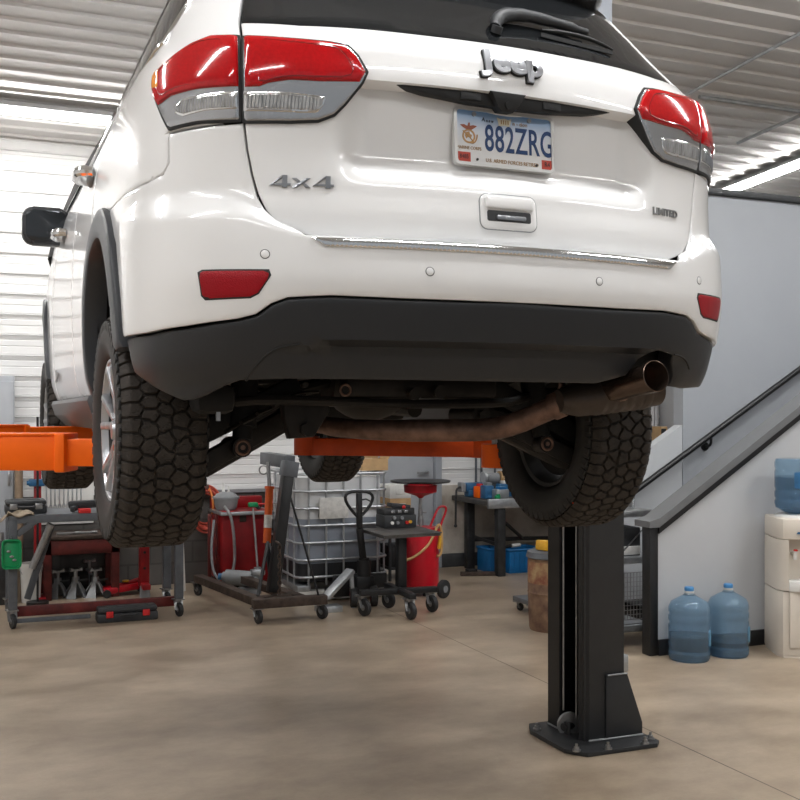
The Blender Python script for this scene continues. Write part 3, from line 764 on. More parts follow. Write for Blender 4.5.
# ---- wheels -----------------------------------------------------------------------------------------
def tyre_geo(mb, nth, nw):
    W = .265; R = RT
    rng = np.random.RandomState(3); NP = 54; pitch = 2*PI*R/NP
    sites = []
    for k in range(NP):
        for c, (w0, sh) in enumerate(((-.099, 0), (-.048, .45), (.0, .05), (.047, .55), (.099, .15))):
            ja, jb = rng.uniform(-.24, .24), rng.uniform(-.011, .011)
            if c in (0, 4): ja *= .3; jb = 0
            sites.append(((k+sh+ja)*pitch, w0+jb))
    sites = np.array(sites); L = NP*pitch
    th = np.linspace(0, L, nth, endpoint=False); wv = np.linspace(-.127, .127, nw)
    H = np.zeros((nth, nw))
    for i, t in enumerate(th):
        d0 = (sites[:, 0]-t+L/2) % L-L/2; sel = np.abs(d0) < pitch*2.2; q0 = d0[sel]; q1 = sites[sel, 1]
        D = (np.abs(q0[None, :]*.82)**1.28+np.abs((q1[None, :]-wv[:, None])*.92)**1.28)**(1/1.28); D.sort(axis=1)
        e = D[:, 1]-D[:, 0]
        H[i] = SS((e-.0050)/.0026)
        # sipes
        sp2 = np.abs(((t/pitch*2+.9*np.sin(wv*150)) % 1)-.5)
        H[i] -= .30*(1-SS(sp2/.06))*(np.sin(wv*95+t*70) > -.2)
    out = []
    for j, w in enumerate(wv):
        a = abs(w)/.1325; crown = R-.004*a**2-(.030*SS((abs(w)-.098)/.045))
        out.append((w, crown))
    rows = []
    for j, (w, r) in enumerate(out):
        ed = 1.0
        dep = .011*(1-np.clip(H[:, j], 0, 1))*ed
        rows.append([mb.bm.verts.new((w, (r-dep[i])*math.cos(2*PI*i/nth), (r-dep[i])*math.sin(2*PI*i/nth))) for i in range(nth)])
    fs = []
    for a, b in zip(rows, rows[1:]):
        for i in range(nth): fs.append(mb.bm.faces.new((a[i], b[i], b[(i+1) % nth], a[(i+1) % nth])))
    mb._fin(fs)
    return rows
def side_prof(sg):
    return [(sg*.127, RT-.031), (sg*.1335, RT-.045), (sg*.1375, RT-.075), (sg*.136, .285), (sg*.127, .252), (sg*.116, .238), (sg*.105, .232), (sg*.05, .226)]
def ringsurf(mb, prof, seg, M=None):
    rows = [[mb.bm.verts.new((x, r*math.cos(2*PI*k/seg), r*math.sin(2*PI*k/seg))) for k in range(seg)] for x, r in prof]; fs = []
    for a, b in zip(rows, rows[1:]):
        for k in range(seg): fs.append(mb.bm.faces.new((a[k], b[k], b[(k+1) % seg], a[(k+1) % seg])))
    mb._fin(fs)
def make_wheel(sx, yc):
    """wheel frame: local x is the axle, outer face at -x for the left side"""
    cz = ZW+RT
    M = Matrix.Translation((sx*.818+WXO, yc+WYO, cz)) @ Matrix.Rotation(math.radians(17), 4, 'X')
    flip = Matrix.Scale(1 if sx < 0 else -1, 4, (1, 0, 0)) if False else (Matrix.Identity(4) if sx < 0 else Matrix.Rotation(PI, 4, 'Z'))
    T = M @ flip
    def fin(mb, name, m, parent, ang=32):
        bmesh.ops.transform(mb.bm, matrix=T, verts=mb.bm.verts[:]); return mb.build(name, m, parent, ang)
    mb = MB(); hi = yc < 1; tyre_geo(mb, 1500 if hi else 700, 84 if hi else 44)
    ty = fin(mb, 'tyre', M_RUBBER, car, 50)
    mb = MB()
    for sg in (-1, 1):
        ringsurf(mb, side_prof(sg), 96)
        for k in range(NPB):                                   # shoulder lugs on the sidewall
            a = 2*PI*(k+.5)/NPB
            c = Vector((sg*.131, (RT-.048)*math.cos(a), (RT-.048)*math.sin(a)))
            mb.box(c, (.010, .028, .034), Matrix.Rotation(a, 4, 'X') @ Matrix.Rotation(PI/2, 4, 'X'), .003, 1)
    for q, r in ((-.1375, .300), (-.1372, .292)): pass
    fin(mb, 'sidewall', M_RUBBERS, ty, 40)
    # rim
    mb = MB(); ringsurf(mb, [(-.112, .236), (-.118, .232), (-.117, .224), (-.108, .218), (-.095, .211)], 80)
    fin(mb, 'rim_lip', M_ALU, ty, 40)
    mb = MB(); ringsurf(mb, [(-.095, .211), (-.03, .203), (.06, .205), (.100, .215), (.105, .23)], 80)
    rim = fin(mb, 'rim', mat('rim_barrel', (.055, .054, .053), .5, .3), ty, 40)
    for k in range(5):
        mb = MB()
        for d in (-1, 1):
            a0 = 2*PI*k/5; pts = []
            for r, da, x in ((.055, .30, -.085), (.11, .20, -.090), (.16, .24, -.100), (.212, .27, -.108)):
                a = a0+d*da*(.9); pts.append(Vector((x, r*math.cos(a), r*math.sin(a))))
            for p, q in zip(pts, pts[1:]): mb.bar(p, q, .026, .030, up=(1, 0, 0), bev=.006, ext=.006)
        fin(mb, 'spoke', M_ALU, ty, 40)
    mb = MB(); ringsurf(mb, [(-.06, .085), (-.085, .078), (-.098, .060), (-.100, .034)], 40); ringsurf(mb, [(-.100, .034), (-.112, .030), (-.113, .0005)], 32)
    fin(mb, 'hub_cap', M_ALU, ty, 40)
    for k in range(5):
        mb = MB(); a = 2*PI*(k+.5)/5; mb.cyl((-.08, .058*math.cos(a), .058*math.sin(a)), (-.106, .058*math.cos(a), .058*math.sin(a)), .011, seg=6)
        fin(mb, 'wheel_nut', M_CHROME, ty)
    mb = MB(); mb.cyl((-.01, 0, 0), (.02, 0, 0), .165, seg=48); mb.cyl((-.06, 0, 0), (.10, 0, 0), .07, seg=24); fin(mb, 'brake_disc', M_RUSTY, ty)
    mb = MB(); mb.cyl((.045, 0, 0), (.055, 0, 0), .185, seg=48); mb.box((.005, .10, .10), (.08, .11, .10), None, .02); fin(mb, 'brake_backing_plate', M_UNDER, ty)
NPB = 54
for sx in (-1, 1):
    for yc in (0.0, 2.915): make_wheel(sx, yc)

# ---- underbody --------------------------------------------------------------------------------------
def Y(px, py, y): return on_y(px, py, y)
mb = MB(); mb.tube([Y(235, 402, -.28), Y(262, 399.5, -.30), Y(320, 401, -.30), Y(400, 404, -.30), Y(480, 404, -.30), Y(512, 402, -.28), Y(530, 396, -.1)], .016, 10, smooth=1); mb.build('stabiliser_bar', M_UNDER2, car)
mb = MB()
mb.box((-.02, -.02, 1.80), (.90, .10, .12), None, .02); mb.box((-.02, .42, 1.80), (.90, .12, .12), None, .02)
for sx in (-1, 1): mb.box((sx*.42, .2, 1.78), (.12, .62, .14), None, .03)
mb.build('rear_subframe', M_UNDER, car)
mb = MB(); mb.sphere((0, .18, 1.72), .15, (1.1, 1.2, .95), 24); mb.cyl((0, .3, 1.72), (0, 1.2, 1.76), .035); mb.cyl((-.16, .18, 1.72), (.16, .18, 1.72), .09); mb.box((0, .03, 1.74), (.22, .03, .2), None, .01)
mb.build('rear_differential', M_UNDER2, car)
for sx in (-1, 1):
    mb = MB(); mb.tube([(sx*.16, .18, 1.72), (sx*.40, .1, 1.66), (sx*.70, 0, 1.57)], [.028, .026, .03], 10); mb.build('drive_shaft', M_UNDER, car)
    # wide stamped lower arm
    mb = MB(); a0 = Vector((sx*.34, .02, 1.60)); a1 = Vector((sx*.71, -.08, 1.415))
    mb.bar(a0, a1, .14, .055, bev=.02); mb.bar(a0+Vector((0, -.085, .015)), a1+Vector((0, -.075, .015)), .012, .06, bev=.004)
    mb.cyl((sx*.565, -.17, 1.495), (sx*.565, .02, 1.495), .032); mb.cyl(a0+Vector((0, -.11, 0)), a0+Vector((0, .1, 0)), .036)
    arm = mb.build('lower_control_arm', M_UNDER2, car)
    mb = MB(); p = Vector((sx*.565, -.171, 1.495)); mb.tube([p+Vector((.022*math.cos(a*PI/9), 0, .022*math.sin(a*PI/9))) for a in range(18)], .005, 6, closed=True); mb.cyl(p, p+Vector((0, -.004, 0)), .008, seg=12); mb.build('bushing_cap', M_STEEL if False else M_RUSTPIPE, arm)
    mb = MB(); p = a0+Vector((0, -.112, 0)); mb.cyl(p, p+Vector((0, -.015, 0)), .018, seg=6); mb.build('arm_bolt', M_UNDER2, arm)
    mb = MB(); mb.bar((sx*.36, -.12, 1.70), (sx*.74, -.10, 1.515), .05, .075, bev=.012); mb.cyl((sx*.36, -.20, 1.76), (sx*.36, -.12, 1.76), .03); mb.build('toe_link', M_UNDER, car)
    mb = MB(); mb.bar((sx*.36, .14, 1.93), (sx*.68, .02, 1.76), .06, .04, bev=.012); mb.build('upper_control_arm', M_UNDER, car)
    mb = MB(); mb.box((sx*.70, 0, 1.575), (.07, .18, .26), None, .03); mb.build('wheel_knuckle', M_UNDER2, car)
    mb = MB(); mb.cyl((sx*.56, -.14, 1.52), (sx*.52, -.05, 2.05), .032); mb.cyl((sx*.555, -.13, 1.56), (sx*.53, -.08, 1.85), .045); mb.build('shock_absorber', M_UNDER, car)
    pts = [(sx*.47+.06*math.cos(t*.6), .12+.06*math.sin(t*.6), 1.62+t*.0062) for t in range(60)]
    mb = MB(); mb.tube(pts, .008, 6); mb.build('coil_spring', M_UNDER, car)
# hanger bracket left of centre and bolts
mb = MB(); p = Y(303, 420, -.25); mb.prism([(-.075, .075), (.075, .075), (.085, .03), (.03, -.055), (-.05, -.06), (-.07, 0)], -.03, .03, axisM(p, (0, -1, 0), (1, 0, 0)), .012); mb.cyl(p+Vector((.0, -.025, -.03)), p+Vector((0, -.045, -.03)), .022, seg=6)
mb.build('subframe_mount', M_UNDER2, car)
mb = MB()
for px, py, r in ((345, 390, .017), (437, 392, .022), (303, 385, .009), (412, 394, .02)):
    q = Y(px, py, -.34); mb.cyl(q, q+Vector((0, -.03, 0)), r, seg=12)
mb.cyl(Y(345, 390, -.37), Y(345, 390, -.376), .013, seg=12)
mb.box(Y(420, 388, -.28), (.55, .08, .07), None, .02)
mb.build('rear_crossmember', M_UNDER2, car)
mb = MB(); q = Y(345, 390, -.372); mb.tube([q+Vector((.017*math.cos(a*PI/8), -.004, .017*math.sin(a*PI/8))) for a in range(16)], .004, 6, closed=True); mb.build('tow_eye_ring', M_RUSTPIPE, car)
mb = MB(); mb.sphere((.0, -.50, 1.80), .3, (1.1, .8, .25), 24); mb.build('spare_wheel_well', M_UNDER, car)
mb = MB(); mb.bar(Y(218, 402, -.45), Y(218, 421, -.45), .012, .012); mb.build('mud_flap_stay', M_STEEL, car)
mb = MB(); mb.box(Y(212, 399, -.40), (.12, .14, .09), None, .03); mb.build('wheel_house_liner', M_UNDER, car)
mb = MB()
for k in range(5): mb.tube([Y(225+16*k, 432-9*k, -.22), Y(240+16*k, 424-8*k, -.16), Y(262+14*k, 404-3*k, -.05)], .006+.003*(k % 2), 6, smooth=1)
mb.build('brake_line', M_UNDER2, car)
# exhaust
pth = [Y(315, 424, .02), Y(340, 428, -.10), Y(380, 430.5, -.25), Y(430, 430.5, -.36), Y(490, 430, -.42), Y(515, 424, -.47), Y(545, 411, -.56), Y(566, 402, -.62), Y(600, 397, -.66)]
mb = MB(); mb.tube(pth, [.030, .033, .034, .037, .037, .037, .036, .034, .032], 16, smooth=2)
exh = mb.build('exhaust_pipe', M_RUSTPIPE, car)
mb = MB(); p = Y(558, 405, -.59); d = (Y(566, 402, -.62)-Y(545, 411, -.56)).normalized(); mb.cyl(p-d*.02, p+d*.02, .044); mb.cyl(p+Vector((0, 0, .02)), p+Vector((0, -.02, .07)), .008); mb.build('exhaust_clamp', M_RUSTPIPE, exh)
ma, mc = Y(585, 398, -.64), Y(640, 391, -.68)
mb = MB(); ax = (mc-ma).normalized()
MM = axisM(ma, ax, (0, 0, 1)) @ Matrix.Diagonal((.72, 1.15, 1, 1)); L_ = (mc-ma).length
prof = [(0, -.10), (.05, -.09), (.078, -.03)]
for k in range(6): t = .02+k*.03; prof += [(.080, t), (.084, t+.008), (.084, t+.016), (.080, t+.024)]
prof += [(.082, L_-.02), (.074, L_+.05), (0, L_+.06)]
mb.lathe(prof, MM, 40)
mb.build('muffler', mat('muffler_brown', (.085, .066, .055), .5, .5, var=.5, vscale=9), exh)
mb = MB(); tipc = Y(656, 376, -.93); d = (tipc-Y(620, 393, -.72)).normalized(); d = (d*.5+Vector((.15, -.9, .12)).normalized()*.7).normalized()
tM = axisM(tipc, d)
mb.lathe([(.040, -.22), (.042, -.10), (.046, -.03), (.0475, 0), (.0455, .001), (.043, -.02), (.038, -.12), (.030, -.18), (0, -.18)], tM, 36)
mb.build('tailpipe_tip', M_EXTIP, exh)
mb = MB(); mb.tube([Y(600, 397, -.66), Y(625, 391, -.74), tM @ Vector((0, 0, -.2)), tM @ Vector((0, 0, -.1))], [.034, .036, .036, .040], 14, smooth=1); mb.build('tailpipe', M_RUSTPIPE, exh)
mb = MB(); mb.box((0, 1.35, 1.665), (.95, .9, .20), None, .05); mb.build('fuel_tank', M_UNDER, car)
mb = MB(); mb.tube([(.2, .2, 1.62), (.25, .9, 1.64), (.25, 2.4, 1.66)], .03, 10); mb.build('front_exhaust_pipe', M_UNDER2, exh)
mb = MB(); mb.box((0, 2.9, 1.70), (.80, .75, .16), None, .05); mb.box((0, 2.35, 1.70), (1.0, .12, .10), None, .03); mb.build('front_subframe', M_UNDER, car)
for sx in (-1, 1):
    mb = MB(); mb.bar((sx*.35, 2.9, 1.60), (sx*.70, 2.92, 1.46), .12, .05, bev=.015); mb.box((sx*.72, 2.915, 1.56), (.07, .14, .22), None, .03); mb.build('front_control_arm', M_UNDER, car)

def rebase(root, loc, rz=0.0):
    M = Matrix.Translation(Vector(loc)) @ Matrix.Rotation(rz, 4, 'Z'); Mi = M.inverted(); seen = set()
    def rec(o):
        for c in o.children:
            if c.type == 'MESH' and c.data.name not in seen: seen.add(c.data.name); c.data.transform(Mi)
            rec(c)
    if root.type == 'MESH': root.data.transform(Mi)
    rec(root); root.location = loc; root.rotation_euler = (0, 0, rz)
rebase(car, (0, 1.4, ZW))
# =================================================================== the workshop
WY = 6.5
def cz(y): return 4.10+.06*(6.4-y)
# floor material: polished concrete
mf = bpy.data.materials.new('polished_concrete'); mf.use_nodes = True; nt = mf.node_tree; b = nt.nodes['Principled BSDF']; L = nt.links.new
tc = nt.nodes.new('ShaderNodeTexCoord')
def noise(sc, det=6, rough=.6, mapscale=None):
    n = nt.nodes.new('ShaderNodeTexNoise'); n.inputs['Scale'].default_value = sc; n.inputs['Detail'].default_value = det; n.inputs['Roughness'].default_value = rough
    if mapscale:
        mp = nt.nodes.new('ShaderNodeMapping'); mp.inputs['Scale'].default_value = mapscale; L(tc.outputs['Object'], mp.inputs[0]); L(mp.outputs[0], n.inputs[0])
    else: L(tc.outputs['Object'], n.inputs[0])
    return n
n1 = noise(1.9, 10, .66, (.9, 1.3, 1)); n2 = noise(60, 4, .7)
r1 = nt.nodes.new('ShaderNodeValToRGB'); r1.color_ramp.elements[0].position = .36; r1.color_ramp.elements[1].position = .66
r1.color_ramp.elements[0].color = (.285, .218, .153, 1); r1.color_ramp.elements[1].color = (.46, .37, .272, 1); L(n1.outputs[0], r1.inputs[0])
mx = nt.nodes.new('ShaderNodeMixRGB'); mx.blend_type = 'MULTIPLY'; mx.inputs[0].default_value = .16; L(r1.outputs[0], mx.inputs[1]); L(n2.outputs[0], mx.inputs[2])
# saw-cut joints
sep = nt.nodes.new('ShaderNodeSeparateXYZ'); L(tc.outputs['Object'], sep.inputs[0])
def line(sock, c, w):
    a = nt.nodes.new('ShaderNodeMath'); a.operation = 'SUBTRACT'; L(sock, a.inputs[0]); a.inputs[1].default_value = c
    d = nt.nodes.new('ShaderNodeMath'); d.operation = 'ABSOLUTE'; L(a.outputs[0], d.inputs[0])
    e = nt.nodes.new('ShaderNodeMath'); e.operation = 'LESS_THAN'; L(d.outputs[0], e.inputs[0]); e.inputs[1].default_value = w; return e.outputs[0]
ls_ = [line(sep.outputs[0], 1.81, .004), line(sep.outputs[0], -2.2, .004), line(sep.outputs[1], 3.42, .004), line(sep.outputs[1], -.9, .004)]
acc = ls_[0]
for s_ in ls_[1:2]:
    a = nt.nodes.new('ShaderNodeMath'); a.operation = 'MAXIMUM'; L(acc, a.inputs[0]); L(s_, a.inputs[1]); acc = a.outputs[0]
m2 = nt.nodes.new('ShaderNodeMixRGB'); L(acc, m2.inputs[0]); L(mx.outputs[0], m2.inputs[1]); m2.inputs[2].default_value = (.08, .055, .035, 1)
L(m2.outputs[0], b.inputs['Base Color'])
mr = nt.nodes.new('ShaderNodeMapRange'); mr.inputs[3].default_value = .24; mr.inputs[4].default_value = .44; L(n1.outputs[0], mr.inputs[0]); L(mr.outputs[0], b.inputs['Roughness'])
bu = nt.nodes.new('ShaderNodeBump'); bu.inputs['Strength'].default_value = .05; bu.inputs['Distance'].default_value = .01; L(n2.outputs[0], bu.inputs['Height']); L(bu.outputs[0], b.inputs['Normal'])
X0, X1, Y0 = -6.5, 11.0, -9.0
mb = MB(); mb.box(((X0+X1)/2, (Y0+WY)/2, -.05), (X1-X0, WY-Y0+.4, .1)); struct(mb.build('floor', mf))

# ceiling: ribbed metal liner, ribs along X, falling gently towards the back wall
M_CEIL = mat('ceiling_metal', (.68, .665, .65), .42, .35, var=.08, vscale=2)
mb = MB(); prof = []
y = WY+.1
while y > Y0:
    for dy, dz in ((0, 0), (.158, 0), (.168, -.020), (.200, -.020), (.210, 0)):
        prof.append((y-dy, cz(y-dy)+dz))
    y -= .225
prof.append((y, cz(y)))
a = [mb.bm.verts.new((X0, p, q)) for p, q in prof]; c = [mb.bm.verts.new((X1, p, q)) for p, q in prof]
fs = [mb.bm.faces.new((a[i], a[i+1], c[i+1], c[i])) for i in range(len(a)-1)]
t0 = [mb.bm.verts.new((xx, yy, cz(yy)+.15)) for xx, yy in ((X0, WY+.1), (X1, WY+.1), (X1, y), (X0, y))]; fs.append(mb.bm.faces.new(t0)); mb._fin(fs)
struct(mb.build('ceiling', M_CEIL, ang=20, recalc=False))

# back wall: white horizontal siding above blocks
M_SIDE = mat('white_siding', (.78, .775, .765), .45, var=.07, vscale=1.2, stretch=(.3, 1, 4), lo=.3, hi=.55)
M_BLOCK = bpy.data.materials.new('painted_block'); M_BLOCK.use_nodes = True; nt = M_BLOCK.node_tree; b = nt.nodes['Principled BSDF']; L = nt.links.new
tc = nt.nodes.new('ShaderNodeTexCoord'); mp = nt.nodes.new('ShaderNodeMapping'); mp.inputs['Rotation'].default_value = (PI/2, 0, 0); L(tc.outputs['Object'], mp.inputs[0])
br = nt.nodes.new('ShaderNodeTexBrick'); br.inputs['Scale'].default_value = 1.25; br.inputs['Mortar Size'].default_value = .012; br.inputs['Color1'].default_value = (.15, .14, .13, 1); br.inputs['Color2'].default_value = (.135, .125, .115, 1); br.inputs['Mortar'].default_value = (.10, .092, .085, 1)
L(mp.outputs[0], br.inputs[0]); nz = nt.nodes.new('ShaderNodeTexNoise'); nz.inputs['Scale'].default_value = 2.0; nz.inputs['Detail'].default_value = 6; L(tc.outputs['Object'], nz.inputs[0])
mm_ = nt.nodes.new('ShaderNodeMixRGB'); mm_.blend_type = 'MULTIPLY'; mm_.inputs[0].default_value = .7; L(br.outputs[0], mm_.inputs[1]); L(nz.outputs[0], mm_.inputs[2]); L(mm_.outputs[0], b.inputs['Base Color']); b.inputs['Roughness'].default_value = .8
M_BLOCK2 = mat('grimy_block', (.60, .56, .50), .7, col2=(.27, .225, .18), vscale=2.2, lo=.3, hi=.62)
def siding(x0, x1, z0, z1, name):
    mb = MB(); prof = []; z = z0
    while z < z1:
        for dz, dy in ((0, 0), (.060, 0), (.064, .004), (.070, .004), (.074, 0), (.118, 0), (.122, .004), (.128, .004), (.132, 0), (.160, -.0), (.166, -.018), (.176, -.018), (.180, .010), (.183, 0)):
            if z+dz <= z1: prof.append((WY+dy, z+dz))
        z += .1845
    prof.append((WY, z1))
    a = [mb.bm.verts.new((x0, p, q)) for p, q in prof]; c = [mb.bm.verts.new((x1, p, q)) for p, q in prof]
    fs = [mb.bm.faces.new((a[i], c[i], c[i+1], a[i+1])) for i in range(len(a)-1)]
    q = [mb.bm.verts.new((xx, WY+.15, zz)) for xx, zz in ((x0, z0), (x1, z0), (x1, z1), (x0, z1))]; fs.append(mb.bm.faces.new(q)); mb._fin(fs)
    return struct(mb.build(name, M_SIDE, ang=15, recalc=False))
DX0, DX1 = 2.45, 3.20
siding(X0, DX0, .86, 4.18, 'wall_back'); siding(DX1, X1, .86, 4.18, 'wall_back')
mb = MB(); mb.box(((X0+DX0)/2, WY+.04, .43), (DX0-X0, .16, .86)); struct(mb.build('wall_back', M_BLOCK))
mb = MB(); mb.box(((DX1+X1)/2, WY+.04, .43), (X1-DX1, .16, .86)); struct(mb.build('wall_back', M_BLOCK2))
mb = MB(); mb.box(((DX0+DX1)/2, WY+.04, 3.2), (DX1-DX0, .16, 2.0)); struct(mb.build('wall_back', M_SIDE))
mb = MB(); mb.box(((.35+DX0)/2, WY-.045, .865), (DX0-.35, .05, .03)); struct(mb.build('trim_1', M_MIDGREY))
mb = MB(); mb.box(((DX1+X1)/2, WY-.05, .07), (X1-DX1, .04, .14), None, .006); struct(mb.build('baseboard_back', M_DARKGREY))
M_DOORG = mat('grey_door_paint', (.40, .42, .45), .45, var=.12, vscale=2)
mb = MB(); mb.box(((DX0+DX1)/2, WY-.0, 1.10), (DX1-DX0-.14, .05, 2.16), None, .006)
d = struct(mb.build('door_1', M_DOORG))
mb = MB()
for xx in (DX0+.035, DX1-.035): mb.box((xx, WY-.01, 1.11), (.07, .16, 2.22), None, .006)
mb.box(((DX0+DX1)/2, WY-.01, 2.22), (DX1-DX0, .16, .07), None, .006)
mb.build('door_frame', mat('door_frame_grey', (.30, .32, .35), .45), d)
mb = MB(); mb.cyl((DX1-.16, WY-.03, 1.0), (DX1-.16, WY-.09, 1.0), .015); mb.bar((DX1-.16, WY-.09, 1.0), (DX1-.28, WY-.09, 1.0), .02); mb.build('door_handle', M_STEEL, d)
# left wall, right wall (both outside the frame, they close the hall)
mb = MB(); mb.box((X0-.05, (Y0+WY)/2, 2.4), (.1, WY-Y0, 5.4)); struct(mb.build('wall_left', M_SIDE))
mb = MB(); mb.box((X1+.05, (Y0+WY)/2, 2.4), (.1, WY-Y0, 5.4)); struct(mb.build('wall_right', M_SIDE))
# conduits under the ceiling
mb = MB(); mb.tube([(4.08, 1.2, cz(1.2)-.035), (4.08, 6.3, cz(6.3)-.035)], .014, 8)
tag(mb.build('conduit', M_GALV), 'thin grey conduit running along the ceiling away from the camera', 'conduit')
mb = MB(); mb.tube([(4.2, 3.52, cz(3.52)-.044), (5.35, 3.52, cz(3.52)-.044), (5.35, 4.4, cz(4.4)-.044)], .018, 8)
tag(mb.build('conduit', M_GALV), 'bent grey conduit crossing the ceiling ribs above the right tail lamp', 'conduit')

# lamps
def lamp_fix(p0, p1, label, group=None):
    p0 = Vector(p0); p1 = Vector(p1); d = (p1-p0); Ln = d.length; dn = d.normalized(); c = (p0+p1)/2
    root = thing('strip_light', label, 'ceiling light', (0, 0, 0), 0, group)
    side = Vector((0, 0, 1)).cross(dn).normalized()
    mb = MB(); M = axisM(p0, dn, side)
    mb.prism([(-.075, .012), (-.045, .055), (.045, .055), (.075, .012), (.07, .008), (-.07, .008)], 0, Ln, axisM(p0, dn, side)); mb.build('housing', M_LAMPW, root)
    for s_ in (-.036, .036):
        mb = MB(); mb.cyl(p0+side*s_+Vector((0, 0, -.022))+dn*.04, p1+side*s_+Vector((0, 0, -.022))-dn*.04, .019, seg=12); mb.build('tube', M_TUBE, root)
    mb = MB()
    for q in (p0, p1): mb.bar(q+Vector((0, 0, -.01))-dn*.012, q+Vector((0, 0, -.01))+dn*.04, .13, .05)
    mb.build('end_cap', M_LAMPW, root)
    for t_ in (.12, .5, .88):
        q = p0+d*t_; mb = MB(); mb.box((q.x, q.y, q.z+.075), (.05, .05, .06), None, .004); mb.build('mounting_clip', M_LAMPW, root)
    rebase(root, p0)
    ld = bpy.data.lights.new('strip_lamp', 'AREA'); ld.shape = 'RECTANGLE'; ld.size = Ln-.1; ld.size_y = .11; ld.energy = LAMPW*Ln/2.4*(.5 if p0.y < -3 else .32 if p0.y > 5.45 else .85 if p0.y < -1 else 1); ld.color = (.97, .985, 1.0)
    lo = bpy.data.objects.new('strip_lamp', ld); COL.objects.link(lo); lo.parent = root
    lo.location = d/2+Vector((0, 0, -.046)); zz = Vector((0, 0, 1)); zz = (zz-dn*zz.dot(dn)).normalized(); lo.rotation_euler = Matrix((dn, zz.cross(dn), zz)).transposed().to_euler()
    return root
LAMPW = 69
def lz(y): return cz(y)-.083
lamp_fix((6.3, 5.92, lz(5.92)), (6.3, 3.4, lz(3.4)), 'long white strip light glowing on the ceiling right of the car')
lamp_fix((-3.6, 5.50, lz(5.50)), (.6, 5.50, lz(5.50)), 'bright strip light along the ceiling near the white back wall')
for x0_ in (-4.6, -.6, 3.4):
    for y_ in (1.2, -1.4, -4.2):
        lamp_fix((x0_, y_, lz(y_)), (x0_+2.4, y_, lz(y_)), 'strip light on the ceiling above the camera, outside the frame', 'overhead strip lights')

# ---- staircase on the right ------------------------------------------------------------------------
M_GWALL = mat('grey_wall_paint', (.335, .352, .375), .5, var=.06, vscale=1.2)
M_GPANEL = mat('light_grey_panel', (.44, .45, .465), .5, var=.06, vscale=1.4)
SWY = 3.3
e = on_y(683, 400, SWY); XE = e.x
p_hi = on_y(683, 425, SWY); 
mb = MB(); mb.box(((XE+X1)/2, SWY+.06, 3.375/2), (X1-XE, .12, 3.375)); struct(mb.build('wall_stair', M_GWALL))
mb = MB(); mb.box(((XE+X1)/2, SWY+.05, 3.395), (X1-XE+.02, .18, .05), None, .008); struct(mb.build('trim_2', M_DARKGREY))
# low sloping wall continuing the stair to the left
h0 = on_y(645, 484, SWY); h1 = on_y(683, 456, SWY); sl = (h1.z-h0.z)/(h1.x-h0.x)
top = on_y(683, 425, SWY).z; xl = on_y(610, 480, SWY).x
mb = MB(); M = Matrix(((1, 0, 0, 0), (0, 0, 1, 0), (0, 1, 0, 0), (0, 0, 0, 1)))
mb.prism([(xl, .0), (XE, .0), (XE, top), (xl, max(.2, top-sl*(XE-xl)))], SWY+.01, SWY+.11, M); struct(mb.build('wall_stair', mat('pale_stair_panel', (.47, .485, .50), .4)))
# front stringer panel, cap and newel
PY = 2.27
na = on_y(649, 523, PY); nb = on_y(657.5, 523, PY); ca = on_y(657, 526, PY); cb_ = on_y(800, 411, PY); sl2 = (cb_.z-ca.z)/(cb_.x-ca.x)
xr = 6.2
mb = MB(); mb.prism([(nb.x, .10), (xr, .10), (xr, ca.z+sl2*(xr-ca.x)), (nb.x, ca.z+sl2*(nb.x-ca.x))], PY, PY+.10, M); struct(mb.build('wall_stair_front', M_GPANEL))
mb = MB(); mb.box(((nb.x+xr)/2, PY-.004, .05), (xr-nb.x, .03, .11), None, .004); struct(mb.build('baseboard_stair', M_BLK))
mb = MB(); mb.box(((na.x+nb.x)/2, PY+.035, (na.z-.02)/2), (nb.x-na.x, .09, na.z-.02), None, .006); struct(mb.build('trim_3', M_BLK))
mb = MB()
th = .052
def cq(x, dz): return (x, ca.z+sl2*(x-ca.x)+dz)
mb.prism([(na.x-.015, na.z-.03), (nb.x, na.z-.03), cq(nb.x, -.005), cq(xr, -.005), cq(xr, th), cq(nb.x, th), (na.x-.015, na.z+.012)], PY-.03, PY+.14, M); struct(mb.build('trim_4', mat('cap_dark_grey', (.135, .138, .142), .4)))
mb = MB(); mb.prism([cq(nb.x, -.052), cq(xr, -.052), cq(xr, -.004), cq(nb.x, -.004)], PY-.02, PY+.11, M); struct(mb.build('trim_7', M_BLK))
# steps
mb = MB()
for k in range(9):
    xx = 3.25+k*.275; mb.box((xx+.14, (PY+.1+SWY)/2, .17*(k+1)-.02), (.30, SWY-PY-.12, .04)); mb.box((xx, (PY+.1+SWY)/2, .17*(k+.5)), (.02, SWY-PY-.12, .17))
struct(mb.build('stair_steps', M_DARKGREY))
# wall handrail
hA = on_y(600, 517, SWY-.08); hB = on_y(800, 369, SWY-.08)
rail = thing('handrail', 'black round stair handrail fixed to the grey wall', 'handrail')
hC = hB+(hB-hA)*.8
mb = MB(); mb.tube([hA, hC], .024, 12); mb.build('rail', M_BLK, rail)
for q in (on_y(711, 434, SWY-.08), on_y(830, 346, SWY-.08)):
    mb = MB(); mb.tube([q+Vector((0, 0, -.02)), q+Vector((0, 0, -.085)), (q.x, SWY-.03, q.z-.10), (q.x, SWY-.0, q.z-.10)], .011, 8, smooth=1); mb.cyl((q.x, SWY-.012, q.z-.10), (q.x, SWY, q.z-.10), .035); mb.build('bracket', M_BLK, rail)
rebase(rail, hA)
